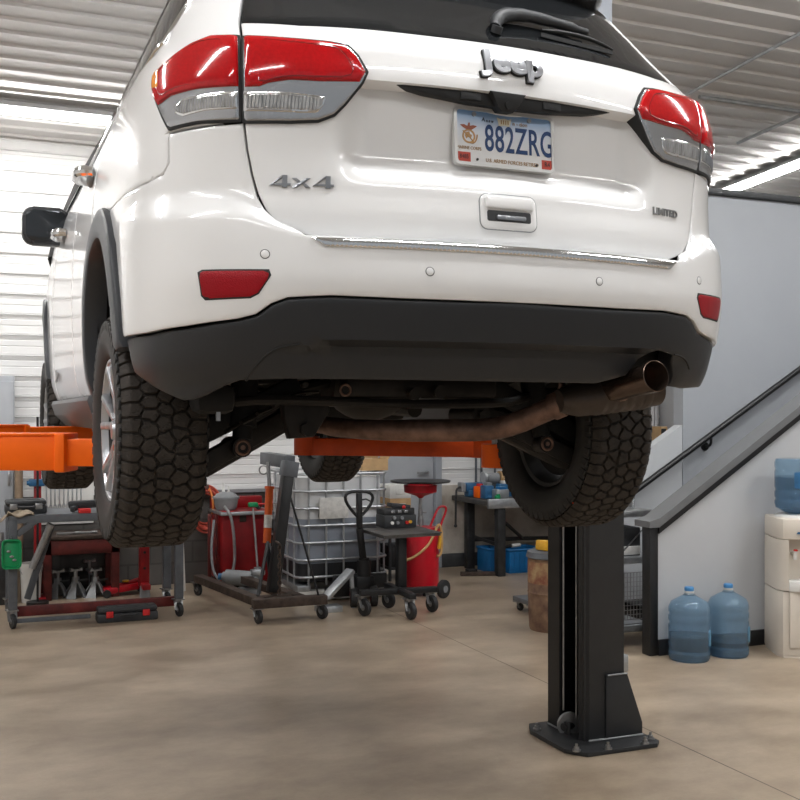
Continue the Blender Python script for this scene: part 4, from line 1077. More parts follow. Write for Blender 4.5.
# things seen through the gap behind the stair: white door frame, hook and box
w0 = on_y(649, 430, WY); 
mb = MB()
for px_ in (652, 655.5):
    q = on_y(px_, 430, WY-.04); mb.box((q.x, WY-.03, 1.15), (.035, .05, 2.3), None, .004)
struct(mb.build('trim_5', M_LAMPW))
q0 = on_y(675, 400, WY-.3); 
mb = MB(); mb.box((q0.x+.35, WY-.15, 1.5), (.7, .3, 3.0), None, .01); struct(mb.build('trim_6', M_GPANEL))
q = on_y(661, 434, WY-.25); t_ = thing('cardboard_box', 'small dark-fronted box on shelf behind the staircase', 'box')
mb = MB(); mb.box((q.x, WY-.2, q.z), (.09, .22, .17), None, .006); mb.build('body', M_CARD, t_)
mb = MB(); mb.box((q.x-.012, WY-.315, q.z-.005), (.06, .012, .13), None, .003); mb.build('front_panel', M_DARKGREY, t_)
rebase(t_, (q.x, WY-.2, q.z-.085))
sh = thing('wall_shelf', 'pale shelf on the back wall seen behind the staircase', 'shelf')
mb = MB(); mb.box((q.x+.1, WY-.2, q.z-.10), (.5, .32, .03), None, .004); mb.build('board', M_WHITEP, sh)
mb = MB(); mb.bar((q.x+.1, WY-.03, q.z-.3), (q.x+.1, WY-.3, q.z-.12), .02); mb.bar((q.x+.1, WY-.015, q.z-.34), (q.x+.1, WY-.015, q.z-.12), .02); mb.build('bracket', M_GREY, sh)
rebase(sh, (q.x+.1, WY-.2, q.z-.115))

# world: daylight through the open bay behind the camera
wd = bpy.data.worlds.new('world'); SC.world = wd; wd.use_nodes = True
wd.node_tree.nodes['Background'].inputs[0].default_value = (.92, .96, 1.0, 1); wd.node_tree.nodes['Background'].inputs[1].default_value = .42
SC.view_settings.view_transform = 'Standard'; SC.view_settings.look = 'None'; SC.view_settings.exposure = -0.12; SC.view_settings.gamma = 1.0; SC.view_settings.use_curve_mapping = False
# =================================================================== lift, tools and clutter
def V3(*a): return Vector(a)
def caster(parent, p, r, rz=0.0, top=None, w=.03, wm=None, name='caster'):
    """swivel castor standing on the floor under p=(x,y); fork and plate with the wheel as sub-part"""
    x, y = p; ax = Vector((math.cos(rz), math.sin(rz), 0)); fw = Vector((-ax.y, ax.x, 0))
    c = Vector((x, y, r)); h = top if top else 2*r+.03
    mb = MB(); pv = c+fw*(r*.45)
    for s_ in (-1, 1):
        mb.bar(c+ax*s_*(w*.5+.005), Vector((pv.x, pv.y, h-.012))+ax*s_*(w*.5+.005), .005, r*.6, up=ax)
    mb.box((pv.x, pv.y, h-.006), (w+.05, w+.05, .010), Euler((0, 0, rz)).to_matrix().to_4x4()); mb.cyl((pv.x, pv.y, h-.03), (pv.x, pv.y, h), .016, seg=12)
    mb.cyl(c-ax*(w*.5+.012), c+ax*(w*.5+.012), .008, seg=10)
    f = mb.build(name, M_STEEL, parent)
    mb = MB(); k = [(r*.35, -w/2), (r*.92, -w/2), (r, -w*.3), (r, w*.3), (r*.92, w/2), (r*.35, w/2)]
    mb.lathe(k, axisM(c, ax), 28); mb.build('wheel', wm or M_RUBW, f)
    mb = MB(); mb.cyl(c-ax*w*.46, c+ax*w*.46, r*.5, seg=20); mb.build('hub', M_STEEL, f)
    return f

# ---- lift column on the right ----------------------------------------------------------------------
lift = thing('lift_column', 'black two-post lift column with bolted base plate at right', 'lift column')
mb = MB(); mb.prism([(1.22, 1.10), (1.22, 1.02), (1.22, .78), (1.29, .685), (1.68, .68), (1.715, .715), (1.715, 1.16), (1.67, 1.20), (1.27, 1.20)], 0, .022, None, .004); mb.build('base_plate', M_LIFT, lift)
# C-section opening towards the car
cx0, cx1, cy0, cy1 = 1.355, 1.588, .825, 1.155
mb = MB(); t = .012
poly = [(cx0+.035, cy0), (cx1, cy0), (cx1, cy1), (cx0, cy1), (cx0, cy1-.11), (cx0+t, cy1-.11), (cx0+t, cy1-t), (cx1-t, cy1-t), (cx1-t, cy0+t), (cx0+t, cy0+t), (cx0+t, cy0+.045), (cx0, cy0+.045), (cx0, cy0+.035)]
mb.prism(poly, .022, 2.95, None, .003); mb.build('post', M_LIFT, lift)
mb = MB(); mb.box(((cx0+cx1)/2+.05, (cy0+cy1)/2, 3.55), (.12, .16, 1.22), None, .01); mb.build('post_extension', mat('post_blue_grey', (.42, .46, .52), .4), lift)
# gusset and weld line at the foot
mb = MB(); mb.prism([(1.48, .022), (1.69, .022), (1.69, .085), (1.60, .335), (1.48, .335)], cy0-.010, cy0+.002, Matrix(((1, 0, 0, 0), (0, 0, 1, 0), (0, 1, 0, 0), (0, 0, 0, 1))), .002)
mb.prism([(1.57, .022), (1.69, .022), (1.69, .085), (1.60, .335), (1.57, .335)], cy1-.012, cy1, Matrix(((1, 0, 0, 0), (0, 0, 1, 0), (0, 1, 0, 0), (0, 0, 0, 1))), .002); mb.build('gusset', M_LIFT, lift)
M_WELD = mat('weld_bead', (.30, .31, .32), .4, .8, bump=.6, bscale=180)
mb = MB(); mb.tube([(1.485, cy0-.012, .335), (1.60, cy0-.012, .335)], .005, 6); mb.tube([(cx0+.03, cy0-.004, .026), (1.69, cy0-.012, .026)], .006, 6); mb.tube([(cx0, cy1-.1, .026), (cx0, cy1, .026)], .005, 6); mb.build('weld', M_WELD, lift)
for px, py in ((537, 729.5), (576.5, 751), (608, 749), (645, 743.5), (650.5, 739)):
    q = on_z(px, py, .022); mb = MB(); mb.cyl(q, q+V3(0, 0, .007), .020, seg=16); mb.cyl(q+V3(0, 0, .006), q+V3(0, 0, .020), .013, seg=6); mb.cyl(q, q+V3(0, 0, .034), .007, seg=10); mb.build('anchor_bolt', M_STEEL, lift)
# cable sheave and cables inside the channel
sc_ = on_x(570, 725, cx0+.03)
mb = MB(); mb.lathe([(.012, -.016), (.062, -.016), (.064, -.010), (.052, -.005), (.052, .005), (.064, .010), (.062, .016), (.012, .016)], axisM(sc_, (.35, 1, 0)), 32); mb.build('sheave', M_STEEL, lift)
mb = MB(); mb.box(sc_+V3(-.032, -.022, -.035), (.012, .055, .115), None, .002); mb.cyl(sc_+V3(-.05, -.02, .0), sc_+V3(.02, .0, .0), .020, seg=20); mb.build('sheave_bracket', M_DKSTEEL, lift)
for yy in (on_x(576.5, 640, cx0+.02).y, on_x(563.5, 640, cx0+.02).y):
    mb = MB(); mb.cyl((cx0+.02, yy, .12), (cx0+.02, yy, 2.6), .005, seg=8); mb.build('lift_cable', M_STEEL, lift)
mb = MB(); mb.box((cx1+.028, cy0+.06, .37), (.05, .05, .085), None, .006); mb.build('switch_box', M_GALV, lift)
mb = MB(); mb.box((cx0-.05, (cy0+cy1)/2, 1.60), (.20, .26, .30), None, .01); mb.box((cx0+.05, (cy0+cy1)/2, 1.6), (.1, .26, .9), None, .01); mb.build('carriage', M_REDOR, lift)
rebase(lift, (1.49, .95, 0))

# ---- swing arms ---------------------------------------------------------------------------------------
def swing_arm(label, base, knee, tip, w1, h1, w2, h2, m, padh, group=None):
    r = thing('lift_arm', label, 'lift arm', (0, 0, 0))
    base, knee, tip = Vector(base), Vector(knee), Vector(tip); d = (knee-base).normalized()
    mb = MB(); mb.bar(base, knee, w1, h1, bev=.008); mb.bar(base+V3(0, 0, h1*.5+.003), knee+V3(0, 0, h1*.5+.003), w1*1.08, .010, bev=.002); mb.build('outer_arm', m, r)
    mb = MB(); mb.bar(knee-d*.25, tip, w2, h2, bev=.006); mb.build('inner_arm', m, r)
    mb = MB(); mb.bar(knee-d*.03, knee+d*.01, w1*1.15, h1*1.10, bev=.006); mb.build('collar', m, r)
    mb = MB(); mb.cyl(tip+V3(0, 0, -h2*.5), tip+V3(0, 0, h2*.5+.01), w2*.72, seg=28); mb.build('arm_head', m, r)
    mb = MB(); mb.cyl(tip+V3(0, 0, h2*.5), tip+V3(0, 0, padh-.03), .028, seg=20); mb.build('screw', M_STEEL, r)
    mb = MB(); mb.cyl(tip+V3(0, 0, padh-.03), tip+V3(0, 0, padh), .06, seg=28); mb.build('pad', M_BLACK, r)
    mb = MB(); mb.cyl(base+V3(0, 0, -h1*.6), base+V3(0, 0, h1*.9), .05, seg=24); mb.build('pivot_pin', M_STEEL, r)
    mb = MB()
    for k in range(9):
        a = 2*PI*k/18+math.atan2(d.y, d.x)+PI/2; mb.bar(base+V3(.07*math.cos(a), .07*math.sin(a), h1*.5+.01), base+V3(.09*math.cos(a), .09*math.sin(a), h1*.5+.01), .016, .03)
    mb.cyl(base+V3(0, 0, h1*.5), base+V3(0, 0, h1*.5+.025), .07, seg=24); mb.build('gear_quadrant', M_STEEL, r)
    rebase(r, base); return r
za = 1.455
swing_arm('bright orange lift arm reaching in behind the left rear wheel', (-1.60, 1.0, za), (-1.02, .77, za), (-.62, .62, za), .16, .135, .125, .105, M_ORANGE, .19)
swing_arm('orange lift arm behind the front-left wheel, partly cut by the photo edge', (-1.60, 1.12, za+.05), (-1.18, 1.62, za+.05), (-.66, 2.15, za+.05), .13, .09, .10, .08, M_ORANGE, .16)
# far right arm: seen under the car between the wheels
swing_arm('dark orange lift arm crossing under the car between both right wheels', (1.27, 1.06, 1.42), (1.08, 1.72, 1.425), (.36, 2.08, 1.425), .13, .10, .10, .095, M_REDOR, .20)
swing_arm('orange lift arm pointing back to the right rear wheel', (1.27, .88, 1.42), (1.08, .66, 1.425), (.72, .50, 1.42), .13, .10, .10, .09, M_ORANGE, .20)

# ---- rolling work table at the left ---------------------------------------------------------------------
tb = thing('rolling_work_table', 'grey steel rolling work table with casters by the left wheel', 'work table')
tx0, tx1, ty0, ty1, tz = -1.07, .17, 4.86, 5.40, .845
mb = MB(); mb.box(((tx0+tx1)/2, ty0, tz-.03), (tx1-tx0+.06, .05, .06), None, .005); mb.box(((tx0+tx1)/2, ty1, tz-.03), (tx1-tx0+.06, .05, .06), None, .005)
for xx in (tx0, tx1): mb.box((xx, (ty0+ty1)/2, tz-.03), (.05, ty1-ty0, .06), None, .005)
mb.box(((tx0+tx1)/2, (ty0+ty1)/2, tz-.006), (tx1-tx0, ty1-ty0, .012)); mb.build('table_top', M_GREY, tb)
for xx, yy in ((tx0, ty0), (tx1, ty0), (tx0, ty1), (tx1, ty1)):
    mb = MB(); mb.box((xx, yy, (tz-.03+.14)/2), (.065, .065, tz-.03-.14), None, .005)
    for zz in (.20, .32): mb.cyl((xx, yy-.034, zz), (xx, yy-.038, zz), .007, seg=10)
    mb.build('leg', M_GREY, tb); caster(tb, (xx, yy-.02), .055, .25, .14)
for xx in (tx0, tx1):
    mb = MB(); mb.bar((xx+.03, ty0, .70), (xx+.20 if xx < 0 else xx-.2, ty0, .83), .045, .045, bev=.004); mb.build('brace', M_GREY, tb)
mb = MB(); mb.bar((tx0+.12, ty0+.35, .155), (tx0+.30, ty0+.35, .72), .05, .05, bev=.004); mb.build('brace', M_GREY, tb)
mb = MB(); mb.box(((tx0+tx1)/2, ty0+.10, .105), (tx1-tx0-.02, .05, .075), None, .004); mb.build('bottom_rail', M_RUSTRED, tb)
mb = MB(); mb.box((tx0+.29, ty0-.02, .055), (.54, .035, .03), None, .004); mb.build('lower_bar', M_GREY, tb)
rebase(tb, ((tx0+tx1)/2, (ty0+ty1)/2, 0))
# tool case on the table
def toolcase(label, c, sx, sy_, h, m, latchm, rz=0):
    r = thing('tool_case', label, 'tool case'); x, y, z = c
    mb = MB(); mb.box((x, y, z+h*.30), (sx, sy_, h*.60), None, .012); mb.build('base', m, r)
    mb = MB(); mb.box((x, y, z+h*.80), (sx*.985, sy_*.98, h*.38), None, .018); mb.box((x, y, z+h*.985), (sx*.7, sy_*.5, .01), None, .004); mb.build('lid', m, r)
    for s_ in (-1, 1):
        mb = MB(); mb.box((x+s_*sx*.30, y-sy_/2-.004, z+h*.55), (.055, .016, h*.42), None, .005); mb.cyl((x+s_*sx*.30, y-sy_/2-.010, z+h*.55), (x+s_*sx*.30, y-sy_/2-.014, z+h*.55), .010, seg=10); mb.build('latch', latchm, r)
    mb = MB(); mb.tube([(x-.06, y-sy_/2, z+h*.58), (x-.055, y-sy_/2-.03, z+h*.52), (x+.055, y-sy_/2-.03, z+h*.52), (x+.06, y-sy_/2, z+h*.58)], .009, 8, smooth=1); mb.build('handle', m, r)
    rebase(r, c, 0); return r
q = on_y(21, 510, ty0+.14)
toolcase('black plastic tool case lying on the grey rolling table', (-.97, ty0+.20, tz), .30, .24, .105, M_DARKGREY, M_STEEL)
toolcase('long black tool case with red latches on the table\'s bottom rail', (-.175, ty0+.07, .143-.115), .52, .17, .105, M_DARKGREY, M_REDPL) if False else None
mbt = toolcase('long black tool case with two red latches on the floor', (-.235, ty0-.005, 0), .46, .15, .115, M_DARKGREY, M_REDPL)
# rag on the corner
mb = MB(); pts = []
n_ = 14; gr = [[None]*n_ for _ in range(n_)]
for i in range(n_):
    for j in range(n_):
        u, v = i/(n_-1), j/(n_-1); x = -1.16+.24*u; y = ty0-.05+.18*v; z = tz+.014+.016*math.sin(9*u+3*v)+.013*math.cos(11*v-4*u)
        if x < tx0-.035: z = tz+.012-(tx0-.035-x)*1.0
        gr[i][j] = mb.bm.verts.new((x, y, z))
for i in range(n_-1):
    for j in range(n_-1): f = mb.bm.faces.new((gr[i][j], gr[i+1][j], gr[i+1][j+1], gr[i][j+1])); f.smooth = True
rg = mb.build('rag', M_RAG); sm = rg.modifiers.new('t', 'SOLIDIFY'); sm.thickness = .006; tag(rg, 'crumpled beige rag on the corner of the rolling table', 'rag'); rebase(rg, (-1.08, ty0, tz))
# small things on the table: battery tool, bottle, tray
tl = thing('power_tool', 'black cordless power tool lying on the rolling table', 'power tool'); mb = MB(); mb.bar((-.66, ty0+.12, tz+.055), (-.42, ty0+.12, tz+.062), .06, .06, bev=.015); mb.build('body', M_DARKGREY, tl)
mb = MB(); mb.bar((-.60, ty0+.12, tz+.035), (-.64, ty0+.02, tz+.03), .04, .045, bev=.012); mb.build('grip', M_DARKGREY, tl); mb = MB(); mb.box((-.55, ty0+.02, tz+.017), (.09, .08, .034), None, .006); mb.build('battery', M_REDPL, tl); rebase(tl, (-.55, ty0+.1, tz))
bt = thing('spray_bottle', 'white plastic bottle with yellow cap on the rolling table', 'bottle'); mb = MB(); mb.lathe([(0, 0), (.045, 0), (.05, .01), (.05, .075), (.03, .10), (.022, .105), (.022, .12), (0, .12)], axisM((-.35, ty0+.16, tz), (0, 0, 1)), 24); mb.build('body', M_WHITEP, bt)
mb = MB(); mb.cyl((-.35, ty0+.16, tz+.12), (-.35, ty0+.16, tz+.15), .02, .016); mb.build('cap', M_YEL, bt); rebase(bt, (-.35, ty0+.16, tz))
hm = thing('caulking_gun', 'dark hand tool standing upright at the table\'s right end', 'tool'); mb = MB(); mb.tube([(-.27, ty0+.3, tz+.012), (-.26, ty0+.3, tz+.14), (-.29, ty0+.3, tz+.26)], .022, 8, smooth=1); mb.build('body', M_DARKGREY, hm); mb = MB(); mb.box((-.29, ty0+.3, tz+.24), (.10, .04, .05), None, .01); mb.build('head', M_STEEL, hm); mb = MB(); mb.cyl((-.27, ty0+.3, tz), (-.27, ty0+.3, tz+.014), .05); mb.build('foot', M_DARKGREY, hm); rebase(hm, (-.27, ty0+.3, tz))
# green tray hanging from the near leg
gt = thing('tray', 'bright green plastic tray hanging on the table leg', 'tray'); c = on_y(11.5, 554, ty0-.055)
mb = MB(); TM = axisM(c, (0, -1, 0), (1, 0, 0)); mb.prism(rrect(.135, .215, .03, 5), -.004, .002, TM, .001); o_, i_ = rrect(.14, .22, .032, 5), rrect(.118, .198, .026, 5); ringprism(mb, o_, i_, -.004, .026, TM); mb.build('body', M_GREEN, gt)
for dx_, dz_ in ((-.02, .02), (.02, -.045), (0, -.02)):
    mb = MB(); mb.sphere(c+V3(dx_, -.008, dz_), .012, (1.3, .5, .8)); mb.build('screw', M_STEEL, gt)
mb = MB(); mb.tube([c+V3(0, .012, .10), c+V3(0, .01, .125), c+V3(0, .022, .13)], .004, 6); mb.build('hook', M_STEEL, gt)
rebase(gt, c)
# metal cylinder leaning under the table
mb = MB(); mb.cyl(on_y(32, 568, ty0+.30), on_y(50, 526, ty0+.24), .026, seg=16); mb.cyl(on_y(49, 528, ty0+.24), on_y(51, 524, ty0+.235), .03, seg=16)
tag(mb.build('steel_tube', M_GALV), 'bare steel tube leaning inside the rolling table', 'tube')
# tall grey locker, wood post, red post behind
lk = thing('locker', 'tall grey metal locker against the white back wall', 'locker'); a = on_y(14, 420, 6.25).x
mb = MB(); mb.box((a-.30, 6.30, .97), (.60, .30, 1.94), None, .01); mb.build('body', M_DOORG, lk)
mb = MB(); mb.box((a-.14, 6.14, .97), (.26, .02, 1.84), None, .004); mb.build('door', M_DOORG, lk); mb = MB(); mb.box((a-.045, 6.12, 1.05), (.02, .03, .12), None, .004); mb.build('handle', M_STEEL, lk); rebase(lk, (a-.3, 6.30, 0))
q = on_y(19, 500, 6.05); mb = MB(); mb.cyl((q.x, 6.05, 0), (q.x, 6.12, 1.35), .035, seg=14); tag(mb.build('wooden_pole', mat('wood_pole', (.30, .22, .15), .7, var=.3, vscale=10)), 'light wooden pole standing behind the rolling table', 'pole')
rp_ = thing('engine_stand', 'red painted steel upright with blue clamp behind rolling table', 'stand'); q = on_y(37.5, 500, 6.0)
mb = MB(); mb.box((q.x, 6.0, .60), (.06, .06, 1.16), None, .005); mb.build('upright', M_RED2, rp_); mb = MB(); mb.box((q.x, 6.0, .02), (.13, .2, .04), None, .006); mb.build('base', M_RED2, rp_); mb = MB(); mb.box((q.x-.01, 5.95, 1.02), (.13, .06, .06), None, .01); mb.cyl((q.x-.09, 5.95, 1.02), (q.x+.09, 5.95, 1.02), .018); mb.build('clamp', M_BLUE2, rp_); rebase(rp_, (q.x, 6.0, 0))
rod = thing('t_handle_rod', 'thin black T-handled rod standing behind the orange arm', 'jack handle'); q = on_y(38, 430, 5.75); mb = MB(); mb.cyl((q.x, 5.8, 0), (q.x, 5.8, q.z+.11), .010, seg=10); mb.build('rod', M_BLK, rod); mb = MB(); mb.cyl((q.x-.07, 5.8, q.z), (q.x+.07, 5.8, q.z), .009, seg=10); mb.build('cross_handle', M_BLK, rod); mb = MB(); mb.cyl((q.x, 5.8, 0), (q.x, 5.8, .03), .09, seg=20); mb.build('foot', M_BLK, rod); rebase(rod, (q.x, 5.8, 0))
# rack of wrenches on the wall
wr = thing('tool_board', 'pale board on the back wall above the red bench', 'tool board'); a, b_ = on_y(44, 496, WY-.07), on_y(88, 496, WY-.07)
mb = MB(); mb.box(((a.x+b_.x)/2, WY-.045, a.z-.06), (b_.x-a.x+.1, .05, .40), None, .004); mb.build('board', M_WHITEP, wr); rebase(wr, ((a.x+b_.x)/2, WY-.02, a.z))
for k in range(9):
    xx = a.x+.02+(.30)*k/8; ln = .19-.006*k
    w_ = thing('wrench', 'chrome combination wrench hanging in a row on the pale board', 'wrench', (0, 0, 0), 0, 'wrenches on the tool board')
    mb = MB(); mb.box((xx, WY-.0735, a.z), (.012, .006, ln), None, .002); mb.build('shank', M_GALV, w_)
    mb = MB(); mb.lathe([(.008, -.004), (.016, -.004), (.016, .004), (.008, .004), (.008, -.004)], axisM((xx, WY-.0735, a.z+ln/2), (0, 1, 0)), 14); mb.build('ring_end', M_GALV, w_)
    mb = MB(); mb.prism([(-.015, 0), (-.008, .012), (.008, .012), (.015, 0), (.014, -.022), (.006, -.022), (.006, -.006), (-.006, -.006), (-.006, -.022), (-.014, -.022)], -.004, .004, axisM((xx, WY-.0735, a.z-ln/2), (0, -1, 0), (1, 0, 0))); mb.build('open_end', M_GALV, w_)
    rebase(w_, (xx, WY-.0735, a.z))
# red bench against the block wall
rb = thing('red_workbench', 'low dark red steel bench against the dark block wall', 'workbench'); a, b_ = on_y(42, 540, 6.2), on_y(105, 540, 6.2)
bx0, bx1 = a.x, b_.x+.1; bz = on_y(70, 538, 5.95).z
mb = MB(); mb.box(((bx0+bx1)/2, 6.2, bz), (bx1-bx0, .5, .03), None, .004); mb.build('bench_top', M_RUSTY, rb)
mb = MB(); mb.box(((bx0+bx1)/2, 5.97, bz-.085), (bx1-bx0, .03, .12), None, .004); mb.build('apron', M_RUSTRED, rb)
for xx in (bx0+.03, bx1-.04):
    for yy in (5.98, 6.40):
        mb = MB(); mb.box((xx, yy, bz/2-.01), (.07, .05, bz-.02), None, .004); mb.build('leg', M_RUSTRED, rb)
rebase(rb, ((bx0+bx1)/2, 6.2, 0))
for k, (px, lb) in enumerate(((66, 'shiny hand file lying on the red bench top'), (82, 'thin steel bar lying on the red bench top'))):
    q = on_y(px, 532, 6.1); mb = MB(); mb.bar((q.x-.08, 6.1, bz+.025), (q.x+.08, 6.1, bz+.025), .02, .02, bev=.004); mb.cyl((q.x+.08, 6.1, bz+.027), (q.x+.13, 6.1, bz+.027), .012); o_ = mb.build('hand_file', M_STEEL); tag(o_, lb, 'tool'); rebase(o_, (q.x, 6.1, bz+.015))
# jack stands
def jack_stand(p, h, m, label, rz=0.3):
    r = thing('jack_stand', label, 'jack stand', (0, 0, 0), 0, 'jack stands under the red bench'); x, y = p
    for k in range(4):
        a_ = rz+PI/4+PI/2*k; mb = MB(); mb.prism([(-.045, 0), (.045, 0), (.018, h*.6), (-.018, h*.6)], -.004, .004, axisM((x+.085*math.cos(a_), y+.085*math.sin(a_), 0), (math.cos(a_)*.9, math.sin(a_)*.9, .42), (-math.sin(a_), math.cos(a_), 0)) if False else Matrix.Translation((x, y, 0)) @ Matrix.Rotation(a_, 4, 'Z') @ Matrix.Translation((.10, 0, 0)) @ Matrix.Rotation(-math.atan2(.08, h*.6), 4, 'Y') @ Matrix(((0, 0, 1, 0), (1, 0, 0, 0), (0, 1, 0, 0), (0, 0, 0, 1)))); mb.build('leg', m, r)
    mb = MB(); mb.cyl((x, y, h*.5), (x, y, h*.72), .032, seg=16); mb.build('collar', m, r)
    mb = MB(); mb.cyl((x, y, h*.55), (x, y, h*.95), .018, seg=12); mb.prism([(-.055, 0), (.055, 0), (.05, .03), (.02, .016), (-.02, .016), (-.05, .03)], -.02, .02, Matrix.Translation((x, y, h*.93)) @ Matrix.Rotation(rz, 4, 'Z') @ Matrix.Rotation(PI/2, 4, 'X')); mb.build('ratchet_post', M_STEEL, r)
    mb = MB(); mb.bar((x+.02, y-.02, h*.6), (x+.1, y-.06, h*.66), .012, .012); mb.build('lever', M_DARKGREY, r)
    rebase(r, (x, y, 0))
for px, py, hh, m, lb in ((57.5, 597, .235, M_MIDGREY, 'grey jack stand, left one under the red bench'), (75.5, 597, .25, M_MIDGREY, 'grey jack stand, middle one under the red bench'), (95, 596, .24, M_GALV, 'silver jack stand, rightmost under the red bench'), (89, 589, .27, M_MIDGREY, 'grey jack stand standing behind the silver jack stand')):
    q = on_z(px, py); jack_stand((q.x, q.y-.02), hh, m, lb)
for px, lb in ((63, 'black rubber roll lying behind the jack stands, left'), (82, 'black rubber roll lying behind the jack stands, right')):
    q = on_y(px, 583, 6.33); mb = MB(); mb.lathe([(.04, -.055), (.085, -.055), (.09, -.04), (.09, .04), (.085, .055), (.04, .055), (.04, -.055)], axisM((q.x, 6.38, .09), (1, .0, 0)), 28); o_ = mb.build('rubber_roll', M_BLACK); tag(o_, lb, 'roll'); rebase(o_, (q.x, 6.38, .0))
# bucket, black bin
q = on_z(31, 602); bk = thing('bucket', 'white plastic bucket on the floor under the rolling table', 'bucket'); mb = MB(); mb.lathe([(0, .005), (.075, 0), (.09, .30), (.096, .30), (.096, .335), (.086, .335), (.078, .03), (0, .03)], axisM((q.x, q.y, 0), (0, 0, 1)), 28); mb.build('body', M_WHITEP, bk)
mb = MB(); mb.tube([(q.x+.094*math.cos(t), q.y-.02-.04*math.sin(t), .31-.10*math.sin(t)) for t in np.linspace(0, PI, 12)], .004, 6); mb.build('handle', M_STEEL, bk); rebase(bk, (q.x, q.y, 0))
q = on_z(1, 603); bn = thing('gas_cylinder', 'dark round-shouldered cylinder at the left edge behind the table', 'cylinder'); mb = MB(); mb.lathe([(0, 0), (.11, 0), (.12, .02), (.12, .44), (.09, .50), (.03, .53), (0, .53)], axisM((q.x, q.y, 0), (0, 0, 1)), 28); mb.build('body', M_DKSTEEL, bn); mb = MB(); mb.cyl((q.x, q.y, .53), (q.x, q.y, .60), .022); mb.build('valve', M_STEEL, bn); rebase(bn, (q.x, q.y, 0))
# red post (shop crane foot) right of the bench, floor jack
rp2 = thing('shop_press', 'bright red shop press upright on rubber foot behind the left wheel', 'shop press'); q = on_z(144, 596)
mb = MB(); mb.box((q.x, q.y, .52), (.085, .07, .86), None, .006); mb.build('upright', M_RED2, rp2)
for k in range(4):
    mb = MB(); mb.cyl((q.x, q.y-.036, .25+.14*k), (q.x, q.y-.039, .25+.14*k), .012, seg=12); mb.build('pin_hole', M_BLACK, rp2)
mb = MB(); mb.bar((q.x-.02, q.y+.05, .70), (q.x+.30, q.y+.05, .70), .03, .03, bev=.004); mb.build('cross_bar', M_GREY, rp2)
mb = MB(); mb.bar((q.x, q.y-.16, .10), (q.x, q.y+.16, .10), .07, .05, bev=.008); mb.build('foot_beam', M_RED2, rp2)
mb = MB(); mb.cyl((q.x, q.y-.05, 0), (q.x, q.y-.05, .10), .048, .040, seg=20); mb.build('rubber_foot', M_MIDGREY, rp2); rebase(rp2, (q.x, q.y, 0))
fj = thing('floor_jack', 'low red floor jack lying on the floor beside the press', 'floor jack'); q = on_z(128, 594)
mb = MB(); mb.bar((q.x-.22, q.y-.05, .05), (q.x+.14, q.y+.05, .075), .16, .06, bev=.015); mb.build('frame', M_REDBR, fj); mb = MB(); mb.bar((q.x-.05, q.y, .08), (q.x+.15, q.y+.05, .13), .07, .03, bev=.008); mb.build('lift_arm', M_RED2, fj)
for dx_ in (-.2, .12):
    for dy_ in (-.09, .09):
        mb = MB(); mb.cyl((q.x+dx_, q.y+dy_-.015+dx_*.28, .035), (q.x+dx_, q.y+dy_+.015+dx_*.28, .035), .035, seg=18); mb.build('wheel', M_RUBW, fj)
mb = MB(); mb.cyl((q.x-.02, q.y, .11), (q.x-.02, q.y, .125), .03); mb.build('saddle', M_YEL, fj); rebase(fj, (q.x, q.y, 0))
q = on_z(195, 592); pl = on_y(184, 520, 6.40)
mb = MB(); s0_ = on_z(184.5, 591, 0); mb.cyl((s0_.x, s0_.y, 0), (s0_.x-.02, s0_.y+.1, .95), .011, seg=10); tag(mb.build('plastic_pipe', M_WHITEP), 'thin white pipe standing upright right of the left rear wheel', 'pipe')
# hose coil on the wall
hc = thing('air_hose_coil', 'coil of red air hose hanging on the block wall', 'hose'); c = on_y(206, 508, 6.36); 
for k in range(8):
    rr_ = .165+.014*math.sin(k*2.1); oy = -.028+.008*k; ex_ = .012*math.cos(k*1.7); pts = []
    for i in range(36):
        a_ = 2*PI*i/36; pts.append(c+V3(ex_+rr_*.78*math.cos(a_), oy+.01*math.sin(3*a_+k), .015*k*.3-.02+rr_*1.12*math.sin(a_)-.02*math.sin(k)))
    mb = MB(); mb.tube(pts, .010, 8, closed=True); mb.build('hose_loop', M_HOSE, hc)
mb = MB(); mb.tube([c+V3(0, .13, .20), c+V3(0, -.06, .19), c+V3(0, -.08, .23)], .012, 8); mb.build('hook', M_STEEL, hc)
mb = MB(); mb.tube([c+V3(.02, -.03, .19), c+V3(.05, -.05, .12), c+V3(.06, -.05, 0), c+V3(.05, -.04, -.05)], .011, 8, smooth=2); mb.build('hose_end', mat('orange_hose', (.70, .22, .05), .5), hc); rebase(hc, c)
# red cabinet
rc = thing('red_parts_washer', 'scuffed red steel parts washer tank behind the engine crane', 'parts washer'); a, b_ = on_y(222, 540, 5.95), on_y(271, 540, 5.95); zt = on_y(240, 511, 5.95).z
mb = MB(); w_ = b_.x-a.x
mb.box(((a.x+b_.x)/2, 6.18, (zt+.06)/2), (w_, .46, zt-.06), None, .02); mb.build('tank', M_RED2, rc)
mb = MB(); mb.box(((a.x+b_.x)/2, 6.16, zt-.02), (w_+.05, .54, .03), None, .006); mb.build('rim', M_GALV, rc)
mb = MB(); mb.box(((a.x+b_.x)/2, 6.36, zt+.05), (w_+.03, .10, .11), None, .01); mb.build('back_ledge', M_RED2, rc)
for xx in (a.x-.035, a.x-.085):
    mb = MB(); mb.box((xx, 6.02+(a.x-xx)*.8, (zt-.02)/2), (.03, .03, zt-.04), None, .003); mb.build('frame_post', M_RUSTRED, rc)
for xx in (a.x+.05, b_.x-.05):
    for yy in (6.0, 6.36): mb = MB(); mb.box((xx, yy, .035), (.05, .05, .07), None, .004); mb.build('foot', M_RED2, rc)
mb = MB(); mb.box((a.x+w_*.42, 5.945, zt-.07), (.06, .012, .06), None, .003); mb.build('latch', M_RUSTY, rc)
